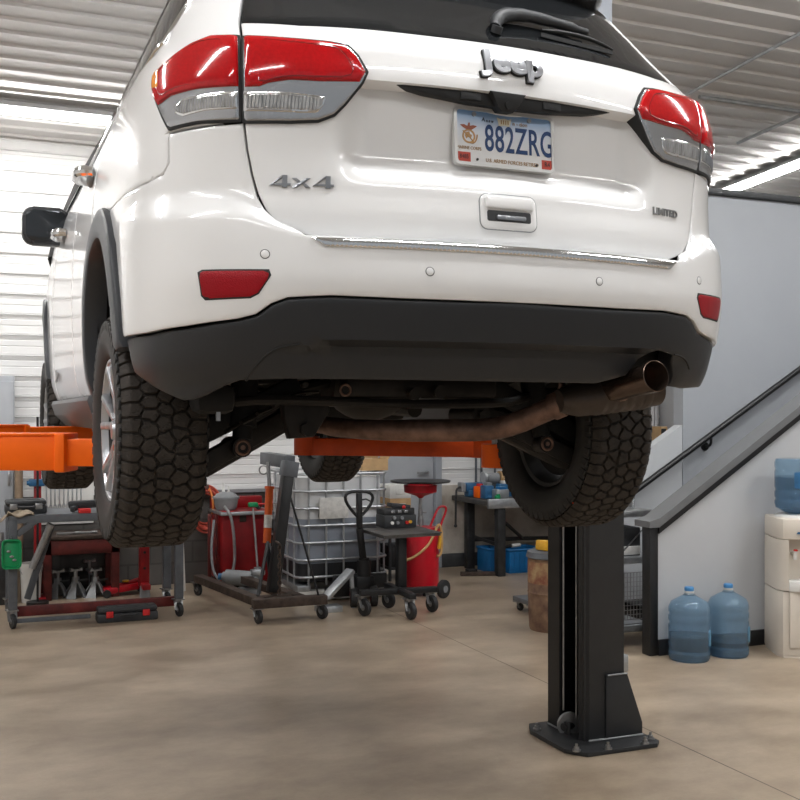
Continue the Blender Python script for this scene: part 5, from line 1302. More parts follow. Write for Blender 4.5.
mb = MB(); mb.tube([on_y(224, 506, 5.9), on_y(231, 515, 5.87), on_y(234, 535, 5.86), on_y(235, 560, 5.88), on_y(233, 570, 5.88)], .014, 8, smooth=2); mb.build('drain_hose', M_GALV, rc)
mb = MB(); mb.tube([on_y(214, 520, 5.98), on_y(211, 550, 5.92), on_y(213, 572, 5.85), on_y(219, 580, 5.8)], .012, 8, smooth=2); mb.build('side_hose', M_MIDGREY, rc)
rebase(rc, ((a.x+b_.x)/2, 6.18, 0))
pn = thing('basin', 'grey plastic drain basin resting on the red parts washer', 'basin'); q = on_y(226, 500, 6.12); mb = MB(); mb.lathe([(0, 0), (.085, 0), (.10, .02), (.115, .10), (.125, .105), (.125, .125), (.11, .125), (.095, .03), (0, .02)], axisM((q.x, 6.12, zt+.0), (0, 0, 1)), 30); mb.build('bowl', M_MIDGREY, pn); mb = MB(); mb.lathe([(.11, .125), (.09, .15), (.04, .17), (.03, .17)], axisM((q.x, 6.12, zt), (0, 0, 1)), 30); mb.build('inner_funnel', M_MIDGREY, pn); rebase(pn, (q.x, 6.12, zt))
mb = MB(); mb.cyl((q.x-.01, 6.2, zt+.15), (q.x-.01, 6.2, zt+.24), .012); mb.cyl((q.x+.03, 6.2, zt+.15), (q.x+.03, 6.2, zt+.22), .014)
for nm, dx_, hh, lb in (('spray_nozzle', -.02, .25, 'taller white nozzle standing in the grey basin'), ('spray_nozzle', .03, .22, 'shorter white nozzle standing in the grey basin')):
    mb2 = MB(); mb2.lathe([(0, .02), (.016, .02), (.014, hh-.05), (.008, hh-.04), (.008, hh), (0, hh)], axisM((q.x+dx_, 6.14, zt), (0, 0, 1)), 14); o_ = mb2.build(nm, M_WHITEP); tag(o_, lb, 'nozzle'); rebase(o_, (q.x+dx_, 6.14, zt+.02))
mb.bm.free()
gp_ = thing('spray_gun', 'green handled spray gun on the red parts washer', 'spray gun'); q = on_y(253, 499, 6.05); mb = MB(); mb.box((q.x, 6.05, zt+.045), (.09, .06, .045), None, .012); mb.build('body', M_GREEN, gp_); mb = MB(); mb.bar((q.x+.03, 6.05, zt+.035), (q.x+.06, 6.03, zt+.005), .03, .03, bev=.006); mb.build('grip', M_DARKGREY, gp_); mb = MB(); mb.tube([(q.x+.05, 6.05, zt+.05), (q.x+.14, 6.04, zt+.05)], .009, 8); mb.build('nozzle', M_REDPL, gp_); rebase(gp_, (q.x, 6.05, zt))
# pump motor with rod
pm = thing('drum_pump', 'grey electric drum pump with upright rod on crane base', 'pump'); q = on_z(240, 592)
qx, qy = on_z(236, 596).x, on_z(236, 596).y-.02
c0_, c1_ = on_y(226, 577, 5.62), on_y(252, 579, 5.50)
mb = MB(); mb.cyl(c0_, c1_, .068, seg=24); mb.cyl(c0_-(c1_-c0_)*.12, c0_, .045, seg=24); mb.build('motor', M_MIDGREY, pm)
mb = MB(); mb.cyl(c0_-(c1_-c0_)*.28, c0_-(c1_-c0_)*.1, .03, seg=16); mb.build('shaft_cap', M_BLUE2, pm)
mb = MB(); mb.cyl(c1_, c1_+(c1_-c0_)*.25, .05, seg=20); mb.cyl(c1_+V3(.05, 0, -.07), c1_+V3(.05, 0, .10), .032, seg=18); mb.box(c1_+V3(.045, -.02, .06), (.12, .09, .05), None, .012); mb.cyl(c1_+V3(-.02, -.05, -.045), c1_+V3(.06, -.05, -.045), .036, seg=18); mb.build('pump_head', M_GALV, pm)
mb = MB(); mb.cyl(c1_+V3(.05, 0, .10), on_y(253, 508, 5.56), .010, seg=10); mb.build('rod', M_STEEL, pm)
mb = MB(); mb.box((c1_.x-.02, c1_.y, c1_.z*.5-.02), (.18, .12, c1_.z-.09), None, .01); mb.build('foot', M_MIDGREY, pm)
rebase(pm, (c1_.x, c1_.y, 0))
# engine crane
ec = thing('engine_crane', 'dark folding engine crane on a rusty wheeled base frame', 'engine crane')
fz = .155; fl_ = on_z(254, 604, fz); fr_ = on_z(325, 599, fz); bl_ = on_z(198, 578, fz); br_ = bl_+(fr_-fl_)
mb = MB(); mb.bar(fl_, fr_, .085, .07, bev=.005, ext=.01); mb.build('cross_beam', M_RUSTY, ec)
mid = (fl_*.72+fr_*.28)
mb = MB(); mb.bar(fl_+(fr_-fl_)*.12, bl_, .085, .065, bev=.005); mb.build('base_rail', M_RUSTY, ec)
mb = MB(); mb.bar(fr_+(fl_-fr_)*.30, br_+(bl_-br_)*.42, .085, .065, bev=.005); mb.build('base_rail', M_RUSTY, ec)
pf = fl_+(fr_-fl_)*.43; back = (bl_-fl_).normalized()
mb = MB(); mb.bar(fl_+back*.16+(fr_-fl_)*.1, fr_+back*.16-(fr_-fl_)*.25, .07, .06, bev=.004); mb.build('tie_beam', M_RUSTY, ec)
for p_, a_ in ((fl_+(fr_-fl_)*.06, .2), (fr_-(fr_-fl_)*.04, .5), (bl_, .3), (br_+(bl_-br_)*.42, .3)): caster(ec, (p_.x, p_.y), .055, a_, fz-.035)
m0 = on_y(272.5, 592, pf.y+.16); m1 = on_y(288, 470, pf.y+.20)
mb = MB(); mb.bar(m0, m1, .085, .10, up=(0, 1, 0), bev=.005); mb.build('mast', M_BLK, ec)
mb = MB(); mb.bar(m1+V3(0, 0, -.05), m1+V3(.02, 0, .07), .12, .12, up=(0, 1, 0), bev=.004); mb.build('mast_head', M_GREY, ec)
b0, b1 = on_y(290, 462, m1.y-.02), on_y(265, 458, m1.y+.55)
mb = MB(); mb.bar(b0, b1, .09, .10, bev=.005); mb.build('boom', M_GREY, ec)
mb = MB(); q1 = on_y(263.5, 470, m1.y+.3); mb.tube([q1+V3(.035*math.cos(t), 0, .035*math.sin(t)) for t in np.linspace(0, 2*PI, 16, endpoint=False)], .006, 6, closed=True); mb.build('shackle', M_STEEL, ec)
h0_, h1_ = on_y(267, 543, pf.y+.32), on_y(269.5, 489, pf.y+.36); h2_ = on_y(268, 462, m1.y+.22)
mb = MB(); mb.cyl(h0_, h1_, .032, seg=20); mb.cyl(h1_, h1_+(h1_-h0_)*.05, .04, seg=20); mb.build('hydraulic_ram', mat('ram_orange', (.62, .10, .015), .4), ec)
mb = MB(); mb.cyl(h1_, h2_, .016, seg=14); mb.build('ram_rod', M_STEEL, ec)
mb = MB(); mb.cyl(h0_+(h1_-h0_)*.28, h0_+(h1_-h0_)*.52, .0325, seg=20); mb.build('ram_label', M_PAPER, ec)
mb = MB(); mb.bar(h0_, m0+V3(0, .06, .12), .03, .03); mb.bar(on_y(258, 596, pf.y+.02), on_y(268, 542, pf.y+.28), .022, .022); mb.build('brace', M_DKSTEEL, ec)
mb = MB(); mb.bar(on_y(319, 597, fr_.y-.01), on_y(289, 492, m1.y), .012, .012); mb.build('stay_rod', M_BLK, ec)
for k in range(11):
    q_ = on_y(279.5+.4*(k % 2), 548+4.4*k, pf.y-.02)
    mb = MB(); a_ = PI/2*(k % 2); mb.tube([q_+V3(.012*math.cos(t)*math.cos(a_), .012*math.cos(t)*math.sin(a_), .022*math.sin(t)) for t in np.linspace(0, 2*PI, 12, endpoint=False)], .005, 6, closed=True); mb.build('chain_link', M_RUSTY, ec)
mb = MB(); q_ = on_y(278, 545, pf.y+.0); mb.tube([q_+V3(0, .06, .02), q_+V3(0, 0, .02), q_+V3(.02, -.01, -.01), q_+V3(.005, 0, -.03)], .010, 8, smooth=1); mb.build('chain_hook', M_RUSTY, ec)
rebase(ec, ((fl_.x+fr_.x)/2, (fl_.y+fr_.y)/2, 0))

# ---- IBC ----------------------------------------------------------------------------------------------
ibc = thing('liquid_container', 'large white caged liquid tank on pallet, half full of grey liquid', 'liquid tank')
i0 = on_z(303, 606); ix0, iy0 = i0.x, 5.05; ix1 = on_y(388, 540, iy0).x; iy1 = iy0+.98; zt = on_y(330, 474, iy0).z; zb = .17
xa = on_y(284, 540, iy1).x
M_IBC = mat('translucent_bottle', (.62, .63, .64), .35, var=.05, vscale=2); M_IBCL = mat('liquid_grey_bottle', (.27, .30, .35), .35, var=.12, vscale=2); M_IBCB = mat('black_residue', (.02, .02, .022), .5)
lz1 = zb+.15; lz2 = zb+(zt-zb)*.58
cxm, cym = (ix0+ix1)/2, (iy0+iy1)/2; sx_, sy2 = ix1-ix0-.06, iy1-iy0-.06
for nm, za_, zb_, m in (('dark_sump', zb, lz1, M_IBCB), ('liquid_level', lz1, lz2, M_IBCL), ('plastic_bottle', lz2, zt-.03, M_IBC)):
    mb = MB(); mb.prism(rrect(sx_, sy2, .10, 6, cxm, cym), za_, zb_, None, 0); mb.build(nm, m, ibc)
mb = MB(); mb.lathe([(0, .0), (.11, .0), (.11, .035), (.09, .05), (0, .05)], axisM((cxm, cym, zt-.03), (0, 0, 1)), 28); mb.build('filler_cap', M_BLK, ibc)
k_ = 0
for zz in np.linspace(zb+.04, zt, 7):
    mb = MB(); mb.tube([(x, y, zz) for x, y in rrect(ix1-ix0, iy1-iy0, .08, 4, cxm, cym)], .011, 8, closed=True); mb.build('cage_hoop', M_GALV, ibc)
for k in range(5):
    xx = ix0+.10+(ix1-ix0-.20)*k/4
    for yy in (iy0, iy1):
        mb = MB(); mb.cyl((xx, yy, zb-.03), (xx, yy, zt), .010, seg=8); mb.build('cage_bar', M_GALV, ibc)
for k in range(5):
    yy = iy0+.10+(iy1-iy0-.20)*k/4
    for xx in (ix0, ix1):
        mb = MB(); mb.cyl((xx, yy, zb-.03), (xx, yy, zt), .010, seg=8); mb.build('cage_bar', M_GALV, ibc)
q = on_y(334, 508, iy0-.018); q2 = on_y(320, 498, iy0-.018); q3 = on_y(349, 518, iy0-.018)
mb = MB(); mb.box((q.x, iy0-.016, q.z), (q3.x-q2.x, .006, q2.z-q3.z), None, .002); lp_ = mb.build('label_plate', M_PAPER, ibc)
for yy in (iy0+.05, cym, iy1-.05):
    mb = MB(); mb.box((cxm, yy, .05), (ix1-ix0, .10, .08), None, .004); mb.build('pallet_runner', M_WHITEP, ibc)
for xx in (ix0+.06, cxm, ix1-.06):
    mb = MB(); mb.box((xx, cym, .115), (.12, iy1-iy0, .05), None, .004); mb.build('pallet_board', M_GALV, ibc)
rebase(ibc, (cxm, cym, 0))
cbx = thing('cardboard_box', 'open brown cardboard box on top of the liquid tank', 'box'); q = on_y(372, 470, iy0+.25)
mb = MB(); bw, bd, bh = .24, .22, .10; bx, by, bz_ = q.x, iy0+.28, zt+.012
for (dx_, dy_, sx__, sy__) in ((0, -bd/2, bw, .008), (0, bd/2, bw, .008), (-bw/2, 0, .008, bd), (bw/2, 0, .008, bd)): mb.box((bx+dx_, by+dy_, bz_+bh/2), (sx__, sy__, bh))
mb.box((bx, by, bz_+.004), (bw, bd, .008)); mb.build('body', M_CARD, cbx)
for s_ in (-1, 1):
    mb = MB(); mb.box((bx+s_*(bw/2+.03), by, bz_+bh+.03), (.006, bd*.96, .09), (0, s_*.7, 0)); mb.build('flap', M_CARD, cbx)
mb = MB(); mb.box((bx, by+bd/2+.0, bz_+bh+.045), (bw*.96, .006, .09), (.3, 0, 0)); mb.build('flap', M_CARD, cbx); rebase(cbx, (bx, by, bz_))
# dark case right of IBC
# ---- pallet jack -----------------------------------------------------------------------------------------
pj = thing('pallet_jack', 'black hand pallet jack with loop handle before the liquid tank', 'pallet jack'); p0 = on_z(362, 607); px_, py_ = p0.x, 4.72
px_ = on_y(364, 590, py_).x
zh = on_y(359, 492, py_).z
mb = MB(); mb.cyl((px_, py_, .10), (px_, py_, .40), .045, seg=20); mb.cyl((px_, py_, .25), (px_, py_, .38), .058, seg=20); mb.box((px_, py_+.02, .19), (.16, .14, .12), None, .012); mb.build('pump_unit', M_BLK, pj)
s0 = V3(px_, py_, .33); s1 = on_y(359.5, 528, py_-.06); s2 = on_y(359, 493, py_-.06)
mb = MB(); mb.bar(s0, s1, .052, .045, up=(0, 1, 0), bev=.008); mb.bar(s1, s2, .046, .04, up=(0, 1, 0), bev=.006); mb.build('tiller', M_BLK, pj)
hp_ = [on_y(x, y, py_-.06) for x, y in ((359, 518), (352, 511), (346, 502), (345, 496), (349, 492), (359, 491), (369, 492), (373, 496), (372, 502), (366, 511))]
mb = MB(); mb.tube(hp_, .013, 10, closed=True, smooth=1); mb.build('handle_loop', M_BLK, pj)
mb = MB(); mb.tube([on_y(361, 500, py_-.07), on_y(366, 499, py_-.08), on_y(370, 501, py_-.08)], .007, 8); mb.build('release_lever', M_BLK, pj)
for dx_ in (-.09, .09):
    mb = MB(); mb.lathe([(.02, -.03), (.075, -.03), (.085, -.022), (.085, .022), (.075, .03), (.02, .03)], axisM((px_+dx_-.02, py_-.05, .085), (1, -.3, 0)), 28); w_ = mb.build('steer_wheel', M_RUBW, pj)
    mb = MB(); mb.lathe([(.0, -.032), (.05, -.032), (.052, .032), (0, .032)], axisM((px_+dx_-.02, py_-.05, .085), (1, -.3, 0)), 24); mb.build('wheel_core', M_RUSTRED, w_)
f0 = V3(px_, py_+.10, .10)
for s_ in (-1, 1):
    mb = MB(); mb.bar(f0+V3(s_*.18, 0, 0), f0+V3(s_*.18, .20, 0), .14, .05, bev=.006); mb.build('fork', M_BLK, pj)
mb = MB(); mb.box(f0+V3(0, 0, .06), (.48, .05, .18), None, .01); mb.build('fork_carriage', M_BLK, pj)
rebase(pj, (px_, py_, 0))
# pale ramp leaning
rm = thing('steel_ramp', 'pale metal ramp leaning up beside the pallet jack', 'ramp'); a, b_ = on_y(325, 598, 4.58), on_y(351, 570, 4.66)
mb = MB(); a.z = max(a.z, .05); mb.bar(a, b_, .10, .035, bev=.006); mb.build('plank', M_GALV, rm); mb = MB(); mb.box(V3(a.x+.03, a.y+.0, .025), (.20, .14, .05), None, .006); mb.build('foot', M_GALV, rm); mb = MB(); mb.bar((b_.x, b_.y, b_.z-.01), (b_.x+.02, b_.y, .0), .03, .03); mb.build('prop', M_GALV, rm); rebase(rm, (a.x, a.y, 0))
# ---- small rolling table -----------------------------------------------------------------------------------
rt_ = thing('rolling_stand', 'small flat-topped rolling stand on five-castor H base', 'rolling stand')
tzz = on_y(400, 533, 4.3).z; tc_ = V3(1.84, 4.30, 0)
ctr = []
for px, py in ((361, 528), (378, 535), (442, 533), (425, 528)):
    pass
A_ = on_z(361, 528.5, tzz); B_ = on_z(384, 535.5, tzz); C_ = on_z(442, 532, tzz); D_ = B_*0+A_+(C_-B_)
mb = MB(); mb.prism([(A_.x, A_.y), (B_.x, B_.y), (C_.x, C_.y), (D_.x, D_.y)], tzz-.012, tzz, None, .003); mb.prism([(A_.x, A_.y), (B_.x, B_.y), (C_.x, C_.y), (D_.x, D_.y)], tzz-.03, tzz-.012, Matrix.Translation(((A_.x+C_.x)/2*.03, (A_.y+C_.y)/2*.03, 0)) @ Matrix.Diagonal((.97, .97, 1, 1))); mb.build('table_top', M_BENCH, rt_)
pc_ = on_z(400, 590, .22); pc_ = V3(pc_.x, pc_.y, 0)
pcx = on_y(401, 560, 4.36); pcx = V3(pcx.x, 4.36, 0)
mb = MB(); mb.box((pcx.x, pcx.y, (.2+tzz-.03)/2), (.075, .075, tzz-.03-.18), None, .006); mb.build('post', M_BLK, rt_)
w4_ = [on_z(364.5, 616), on_z(411, 619.5), on_z(432, 612), on_z(388.5, 608)]
mb = MB(); 
mb.bar(V3(w4_[0].x, w4_[0].y, .185), V3(w4_[2].x, w4_[2].y+.0, .185), .06, .045, bev=.005, ext=.04); mb.build('base_beam', M_BLK, rt_)
mb = MB(); mb.bar(V3(w4_[1].x, w4_[1].y, .185), V3(w4_[3].x, w4_[3].y, .185), .06, .044, bev=.005, ext=.04); mb.build('base_beam', M_BLK, rt_)
for p_, a_ in zip(w4_, (.35, .1, .2, .4)): caster(rt_, (p_.x, p_.y), .068, a_, .165, .038)
rebase(rt_, pcx)
# battery charger on it
eq = thing('test_instrument', 'black boxed instrument with knobs on the rolling stand', 'instrument'); q = on_z(397, 527, tzz); ex_, ey_ = q.x, q.y+.02
e0, e1 = on_y(380, 520, ey_-.1), on_y(412, 520, ey_-.1); ew = e1.x-e0.x
mb = MB(); mb.box((ex_, ey_, tzz+.055), (ew, .2, .105), None, .006); mb.build('case', M_DARKGREY, eq)
mb = MB(); mb.box((ex_, ey_+.02, tzz+.132), (ew*.95, .18, .05), None, .006); mb.build('upper_tray', M_DKSTEEL, eq)
mb = MB(); mb.box((ex_+.04, ey_+.04, tzz+.175), (ew*.6, .12, .035), (0, .12, 0), .006); mb.build('lid', M_DARKGREY, eq)
for dx_, dz_, m in ((-.08, .045, M_WHITEP), (.055, .045, M_REDPL), (-.03, .045, M_MIDGREY), (.085, .05, M_YEL), (.01, .085, M_MIDGREY), (-.06, .088, M_MIDGREY)):
    mb = MB(); mb.cyl((ex_+dx_, ey_-.10, tzz+dz_), (ex_+dx_, ey_-.118, tzz+dz_), .014, seg=14); mb.build('knob', m, eq)
for dx_ in (-.06, .0, .06):
    mb = MB(); mb.box((ex_+dx_, ey_-.075, tzz+.135), (.035, .012, .022), None, .002); mb.build('display_window', M_BEZEL, eq)
mb = MB(); mb.sphere((ex_+.05, ey_-.05, tzz+.17), .016); mb.build('indicator', M_REDPL, eq)
rebase(eq, (ex_, ey_, tzz))
# oil drainer
od = thing('oil_drainer', 'bright red oil drain tank with wide black funnel dish', 'oil drainer'); q = on_z(420.5, 597); oy = q.y+.13; ox = on_y(420.5, 560, oy).x
zt_ = on_y(420, 527, oy).z; rr_ = .5*(on_y(437.5, 560, oy).x-on_y(404, 560, oy).x)*1.0
mb = MB(); mb.lathe([(0, .05), (rr_*.96, .05), (rr_, .07), (rr_, zt_-.03), (rr_*.93, zt_), (0, zt_+.01)], axisM((ox, oy, 0), (0, 0, 1)), 36); mb.build('tank', M_REDBR, od)
zf = on_y(420, 487, oy).z; zr = on_y(420, 481, oy).z; zc_ = on_y(420, 498, oy).z
mb = MB(); mb.lathe([(.02, zc_-.0), (.04, zc_+.02), (.145, zf-.045), (.15, zf+.02), (.12, zf+.02), (.02, zc_+.03)], axisM((ox, oy, 0), (0, 0, 1)), 32); mb.build('funnel', M_REDBR, od)
mb = MB(); mb.lathe([(.10, zr-.025), (.26, zr-.012), (.272, zr-.0), (.268, zr+.006), (.10, zr-.012)], axisM((ox, oy, 0), (0, 0, 1)), 40); mb.build('splash_dish', M_BLK, od)
mb = MB(); mb.cyl((ox, oy, zt_), (ox, oy, zc_+.01), .016, seg=14); mb.cyl((ox, oy, zt_+.03), (ox, oy, zt_+.10), .030, .022, seg=14); mb.cyl((ox, oy, zt_+.10), (ox, oy, zt_+.16), .02, seg=14); mb.bar((ox, oy, zt_+.13), (ox+.05, oy-.02, zt_+.13), .014); mb.build('riser_pipe', M_STEEL, od)
hpts = [on_y(x, y, oy+.03) for x, y in ((430, 527), (434, 517), (438, 508), (442, 506), (446, 507), (446, 511), (441, 524), (438, 536))]
mb = MB(); mb.tube(hpts, .011, 8, smooth=1); mb.build('push_handle', M_REDBR, od)
hpts = [on_y(x, y, oy-rr_*1.04) for x, y in ((404, 561), (415, 557), (428, 546), (434, 535), (437, 526), (440, 524), (442, 535), (442, 548), (440, 556), (437, 556))]
mb = MB(); mb.tube(hpts, .012, 8, smooth=2); mb.build('drain_hose', mat('tan_hose', (.50, .30, .12), .5), od)
mb = MB(); mb.box(on_y(440, 540, oy-rr_), (.03, .03, .16), (0, .15, 0), .008); mb.build('hose_nozzle', M_YEL, od)
for wx, wy in ((on_z(446, 599).x, on_z(446, 599).y+.05), (ox-.14, oy+.02)):
    mb = MB(); mb.lathe([(.02, -.02), (.07, -.02), (.08, -.014), (.08, .014), (.07, .02), (.02, .02)], axisM((wx, wy, .08), (.5, -1, 0)), 28); w_ = mb.build('wheel', M_RUBW, od); mb = MB(); mb.cyl(V3(wx, wy, .08)-V3(.012, -.024, 0), V3(wx, wy, .08)+V3(.012, -.024, 0), .03); mb.build('hub', M_MIDGREY, w_)
mb = MB(); mb.bar((ox-.14, oy+.02, .08), (on_z(446, 599).x, oy-.02, .08), .02, .02); mb.build('axle', M_BLK, od)
mb = MB(); mb.cyl((ox, oy-rr_*.6, 0), (ox, oy-rr_*.6, .06), .02); mb.build('foot', M_BLK, od)
rebase(od, (ox, oy, 0))
# shelf unit with papers by the door (seen past the tank)
sr = thing('storage_rack', 'low rack with stacked boxes between liquid tank and grey door', 'rack'); q = on_y(394, 540, 6.0)
mb = MB()
for zz in (.12, .62): mb.box((q.x, 6.0, zz), (.26, .4, .025), None, .003)
mb.build('shelf', M_DARKGREY, sr)
for dx_ in (-.12, .12):
    for dy_ in (-.19, .19): mb = MB(); mb.box((q.x+dx_, 6.0+dy_, .35), (.025, .025, .70), None, .003); mb.build('post', M_DARKGREY, sr)
rebase(sr, (q.x, 6.0, 0))
for zz, hh, m, lb, nm in ((.1325, .20, M_BLACK, 'black crate on the lower shelf of the low rack', 'crate'), (.6325, .16, M_CARD, 'brown carton lower in the pile on the low rack', 'carton'), (.7925, .13, M_WHITEP, 'white carton topmost on the low rack by the grey door', 'carton')):
    r_ = thing(nm, lb, 'box'); mb = MB(); mb.box((q.x, 5.98, zz+hh/2), (.22, .30, hh), None, .006); mb.build('body', m, r_); mb = MB(); mb.box((q.x, 5.828, zz+hh*.5), (.10, .006, hh*.4), None, .001); mb.build('label_patch', M_PAPER, r_); rebase(r_, (q.x, 5.98, zz))
# ---- workbench on the right ------------------------------------------------------------------------------------
wb = thing('workbench', 'steel workbench with tools along the grimy back wall', 'workbench')
zt_ = on_y(500, 500, 5.65).z; wx0 = on_y(487, 500, 5.64).x; wx1 = wx0+1.6
mb = MB(); mb.box(((wx0+wx1)/2, 6.05, zt_-.03), (wx1-wx0, .80, .05), None, .006); mb.build('bench_top', M_BENCH, wb)
p5 = on_y(488, 505, 5.64)
mb = MB(); mb.box(((p5.x+wx1)/2, 5.645, zt_-.035), (wx1-p5.x, .03, .095), None, .004); mb.build('apron', M_GALV, wb)
lx = on_y(500, 540, 5.70).x; lx2 = on_y(473, 540, 6.2).x
for xx, yy in ((lx, 5.70), (lx2, 6.28), (wx1-.1, 5.70), (wx1-.1, 6.3)):
    mb = MB(); mb.box((xx, yy, (zt_-.05)/2), (.085, .085, zt_-.05), None, .005); mb.build('leg', M_DKSTEEL, wb)
mb = MB(); mb.bar((lx2, 6.28, .30), (wx1-.1, 6.3, .26), .04, .04, bev=.003); mb.bar((lx2+.04, 6.25, .33), (lx+.2, 6.0, .25), .03, .03); mb.build('lower_rail', M_DKSTEEL, wb)
mb = MB(); mb.bar((lx, 5.8, zt_-.15), (lx+.55, 6.25, .3), .025, .025); mb.build('diagonal_brace', M_DKSTEEL, wb)
rebase(wb, ((wx0+wx1)/2, 6.05, 0))
zb0 = zt_-.004
# tools on the bench
vs_ = thing('bench_vise', 'blue bench vise with long dark handle on workbench end', 'vise'); VY = 6.20; q = on_y(469, 493, VY); vx = q.x+.03
mb = MB(); mb.box((vx, VY, zb0+.035), (.12, .12, .07), None, .012); mb.box((vx+.02, VY, zb0+.10), (.20, .09, .09), None, .015); mb.build('body', M_BLUE2, vs_)
mb = MB(); mb.box((vx-.115, VY, zb0+.10), (.05, .11, .10), None, .012); mb.build('jaw', M_MIDGREY, vs_)
hv = on_y(456, 493, VY-.05); mb = MB(); mb.tube([V3(vx-.10, VY, zb0+.10), V3(hv.x+.02, VY-.05, zb0+.10), V3(hv.x, VY-.05, zb0+.06), V3(hv.x-.005, VY-.05, zb0-.28), ], .011, 8, smooth=1); mb.sphere((hv.x-.005, VY-.05, zb0-.29), .018); mb.build('handle', M_DKSTEEL, vs_); rebase(vs_, (vx, VY, zb0))
def simple(name, label, cat, px, y, dims, m, m2, part2='cap'):
    x = on_y(px, 494, y).x; r = thing(name, label, cat); w_, d_, h_ = dims
    mb = MB(); mb.box((x, y, zb0+h_*.42), (w_, d_, h_*.84), None, min(.012, w_*.2)); mb.build('body', m, r)
    mb = MB(); mb.box((x+w_*.05, y-.01, zb0+h_*.92), (w_*.6, d_*.6, h_*.16+.01), None, .004); mb.build(part2, m2, r); rebase(r, (x, y, zb0)); return r
simple('tool_box', 'small orange case beside the blue bench vise', 'case', 479, 6.02, (.075, .12, .14), M_ORANGE, M_REDPL, 'lid')
simple('drill_charger', 'blue machine vise right of the small orange case', 'tool', 487, 5.90, (.10, .12, .16), M_BLUE2, M_MIDGREY, 'head')
simple('tool_bin', 'white and blue bin on the workbench beside the wheel', 'bin', 500, 5.80, (.14, .14, .12), M_GALV, M_BLUE, 'contents')
simple('parts_box', 'pale blue parts box at back of the workbench', 'box', 506, 6.10, (.24, .16, .16), M_BLUE2, M_WHITEP, 'lid')
simple('glue_bottle', 'small green bottle on the workbench front edge', 'bottle', 497.5, 5.70, (.05, .05, .055), M_GREEN, M_GREEN, 'cap')
bgd = thing('bench_grinder', 'bench grinder with pale round guard behind the vise', 'grinder'); q = on_y(486, 483, 6.28)
mb = MB(); mb.cyl((q.x-.06, 6.15, zb0+.19), (q.x+.07, 6.15, zb0+.19), .055, seg=22); mb.build('motor', M_MIDGREY, bgd); mb = MB(); mb.box((q.x, 6.15, zb0+.07), (.09, .10, .14), None, .01); mb.build('pedestal', M_DARKGREY, bgd)
for dx_ in (-.09, .10):
    mb = MB(); mb.cyl((q.x+dx_-.015, 6.15, zb0+.19), (q.x+dx_+.015, 6.15, zb0+.19), .07, seg=24); mb.build('wheel_guard', M_GALV if dx_ < 0 else M_CARD, bgd)
rebase(bgd, (q.x, 6.15, zb0))
for px, lb in ((476, 'thin grey conduit rising above the grinder, left one'), (481.5, 'dark conduit rising above the grinder, middle one'), (495, 'dark conduit rising above the workbench, right one')):
    q = on_y(px, 470, WY-.03); mb = MB(); mb.cyl((q.x, WY-.03, zb0+.1), (q.x, WY-.03, 1.9), .013, seg=8); o_ = mb.build('wall_conduit', M_GREY); tag(o_, lb, 'conduit'); rebase(o_, (q.x, WY-.03, zb0+.1))
# blue crates below
for a_, b2_, yy, lb in ((484, 496, 5.98, 'blue plastic crate behind the bench leg, left one'), (503, 533, 5.88, 'blue ribbed plastic crate under the workbench, right one')):
    yy += .06; c0_, c1_ = on_y(a_, 565, yy), on_y(b2_, 565, yy); w_ = c1_.x-c0_.x; xm = (c0_.x+c1_.x)/2; h_ = .235
    r_ = thing('crate', lb, 'crate', (0, 0, 0), 0, 'blue crates under the workbench')
    mb = MB()
    for (dx_, dy_, a1_, b1_) in ((0, -.14, w_, .012), (0, .14, w_, .012), (-w_/2, 0, .012, .28), (w_/2, 0, .012, .28)): mb.box((xm+dx_, yy+dy_, h_/2), (a1_, b1_, h_), None, .003)
    mb.box((xm, yy, .01), (w_, .28, .02)); mb.build('body', M_BLUE, r_)
    mb = MB()
    n_ = max(2, int(w_/.055))
    for k in range(n_+1): mb.box((xm-w_/2+w_*k/n_, yy-.149, h_*.48), (.012, .012, h_*.8))
    mb.build('rib', M_BLUE, r_)
    mb = MB(); mb.tube([(x, y, h_) for x, y in rrect(w_+.02, .30, .02, 3, xm, yy)], .012, 6, closed=True); mb.build('rim', M_BLUE, r_); rebase(r_, (xm, yy, 0))
q = on_y(510, 553, 5.9); r_ = thing('hand_tool', 'dark hand tool with pale handle lying in the blue crate', 'tool'); mb = MB(); mb.cyl((q.x-.16, 5.86, .25), (q.x+.0, 5.87, .27), .016); mb.build('shaft', M_DKSTEEL, r_); mb = MB(); mb.cyl((q.x+.0, 5.87, .27), (q.x+.10, 5.875, .275), .02); mb.build('handle', M_WHITEP, r_); rebase(r_, (q.x, 5.87, .25))
q = on_z(474, 575); r_ = thing('scrap_bar', 'dark steel offcut lying on the floor by the bench leg', 'offcut'); mb = MB(); mb.bar((q.x-.15, q.y, .02), (q.x+.22, q.y-.12, .02), .06, .04, bev=.004); mb.build('bar', M_RUSTY, r_); mb = MB(); mb.box((q.x-.02, q.y+.02, .045), (.10, .08, .03), None, .006); mb.build('bracket', M_DKSTEEL, r_); rebase(r_, (q.x, q.y, 0))
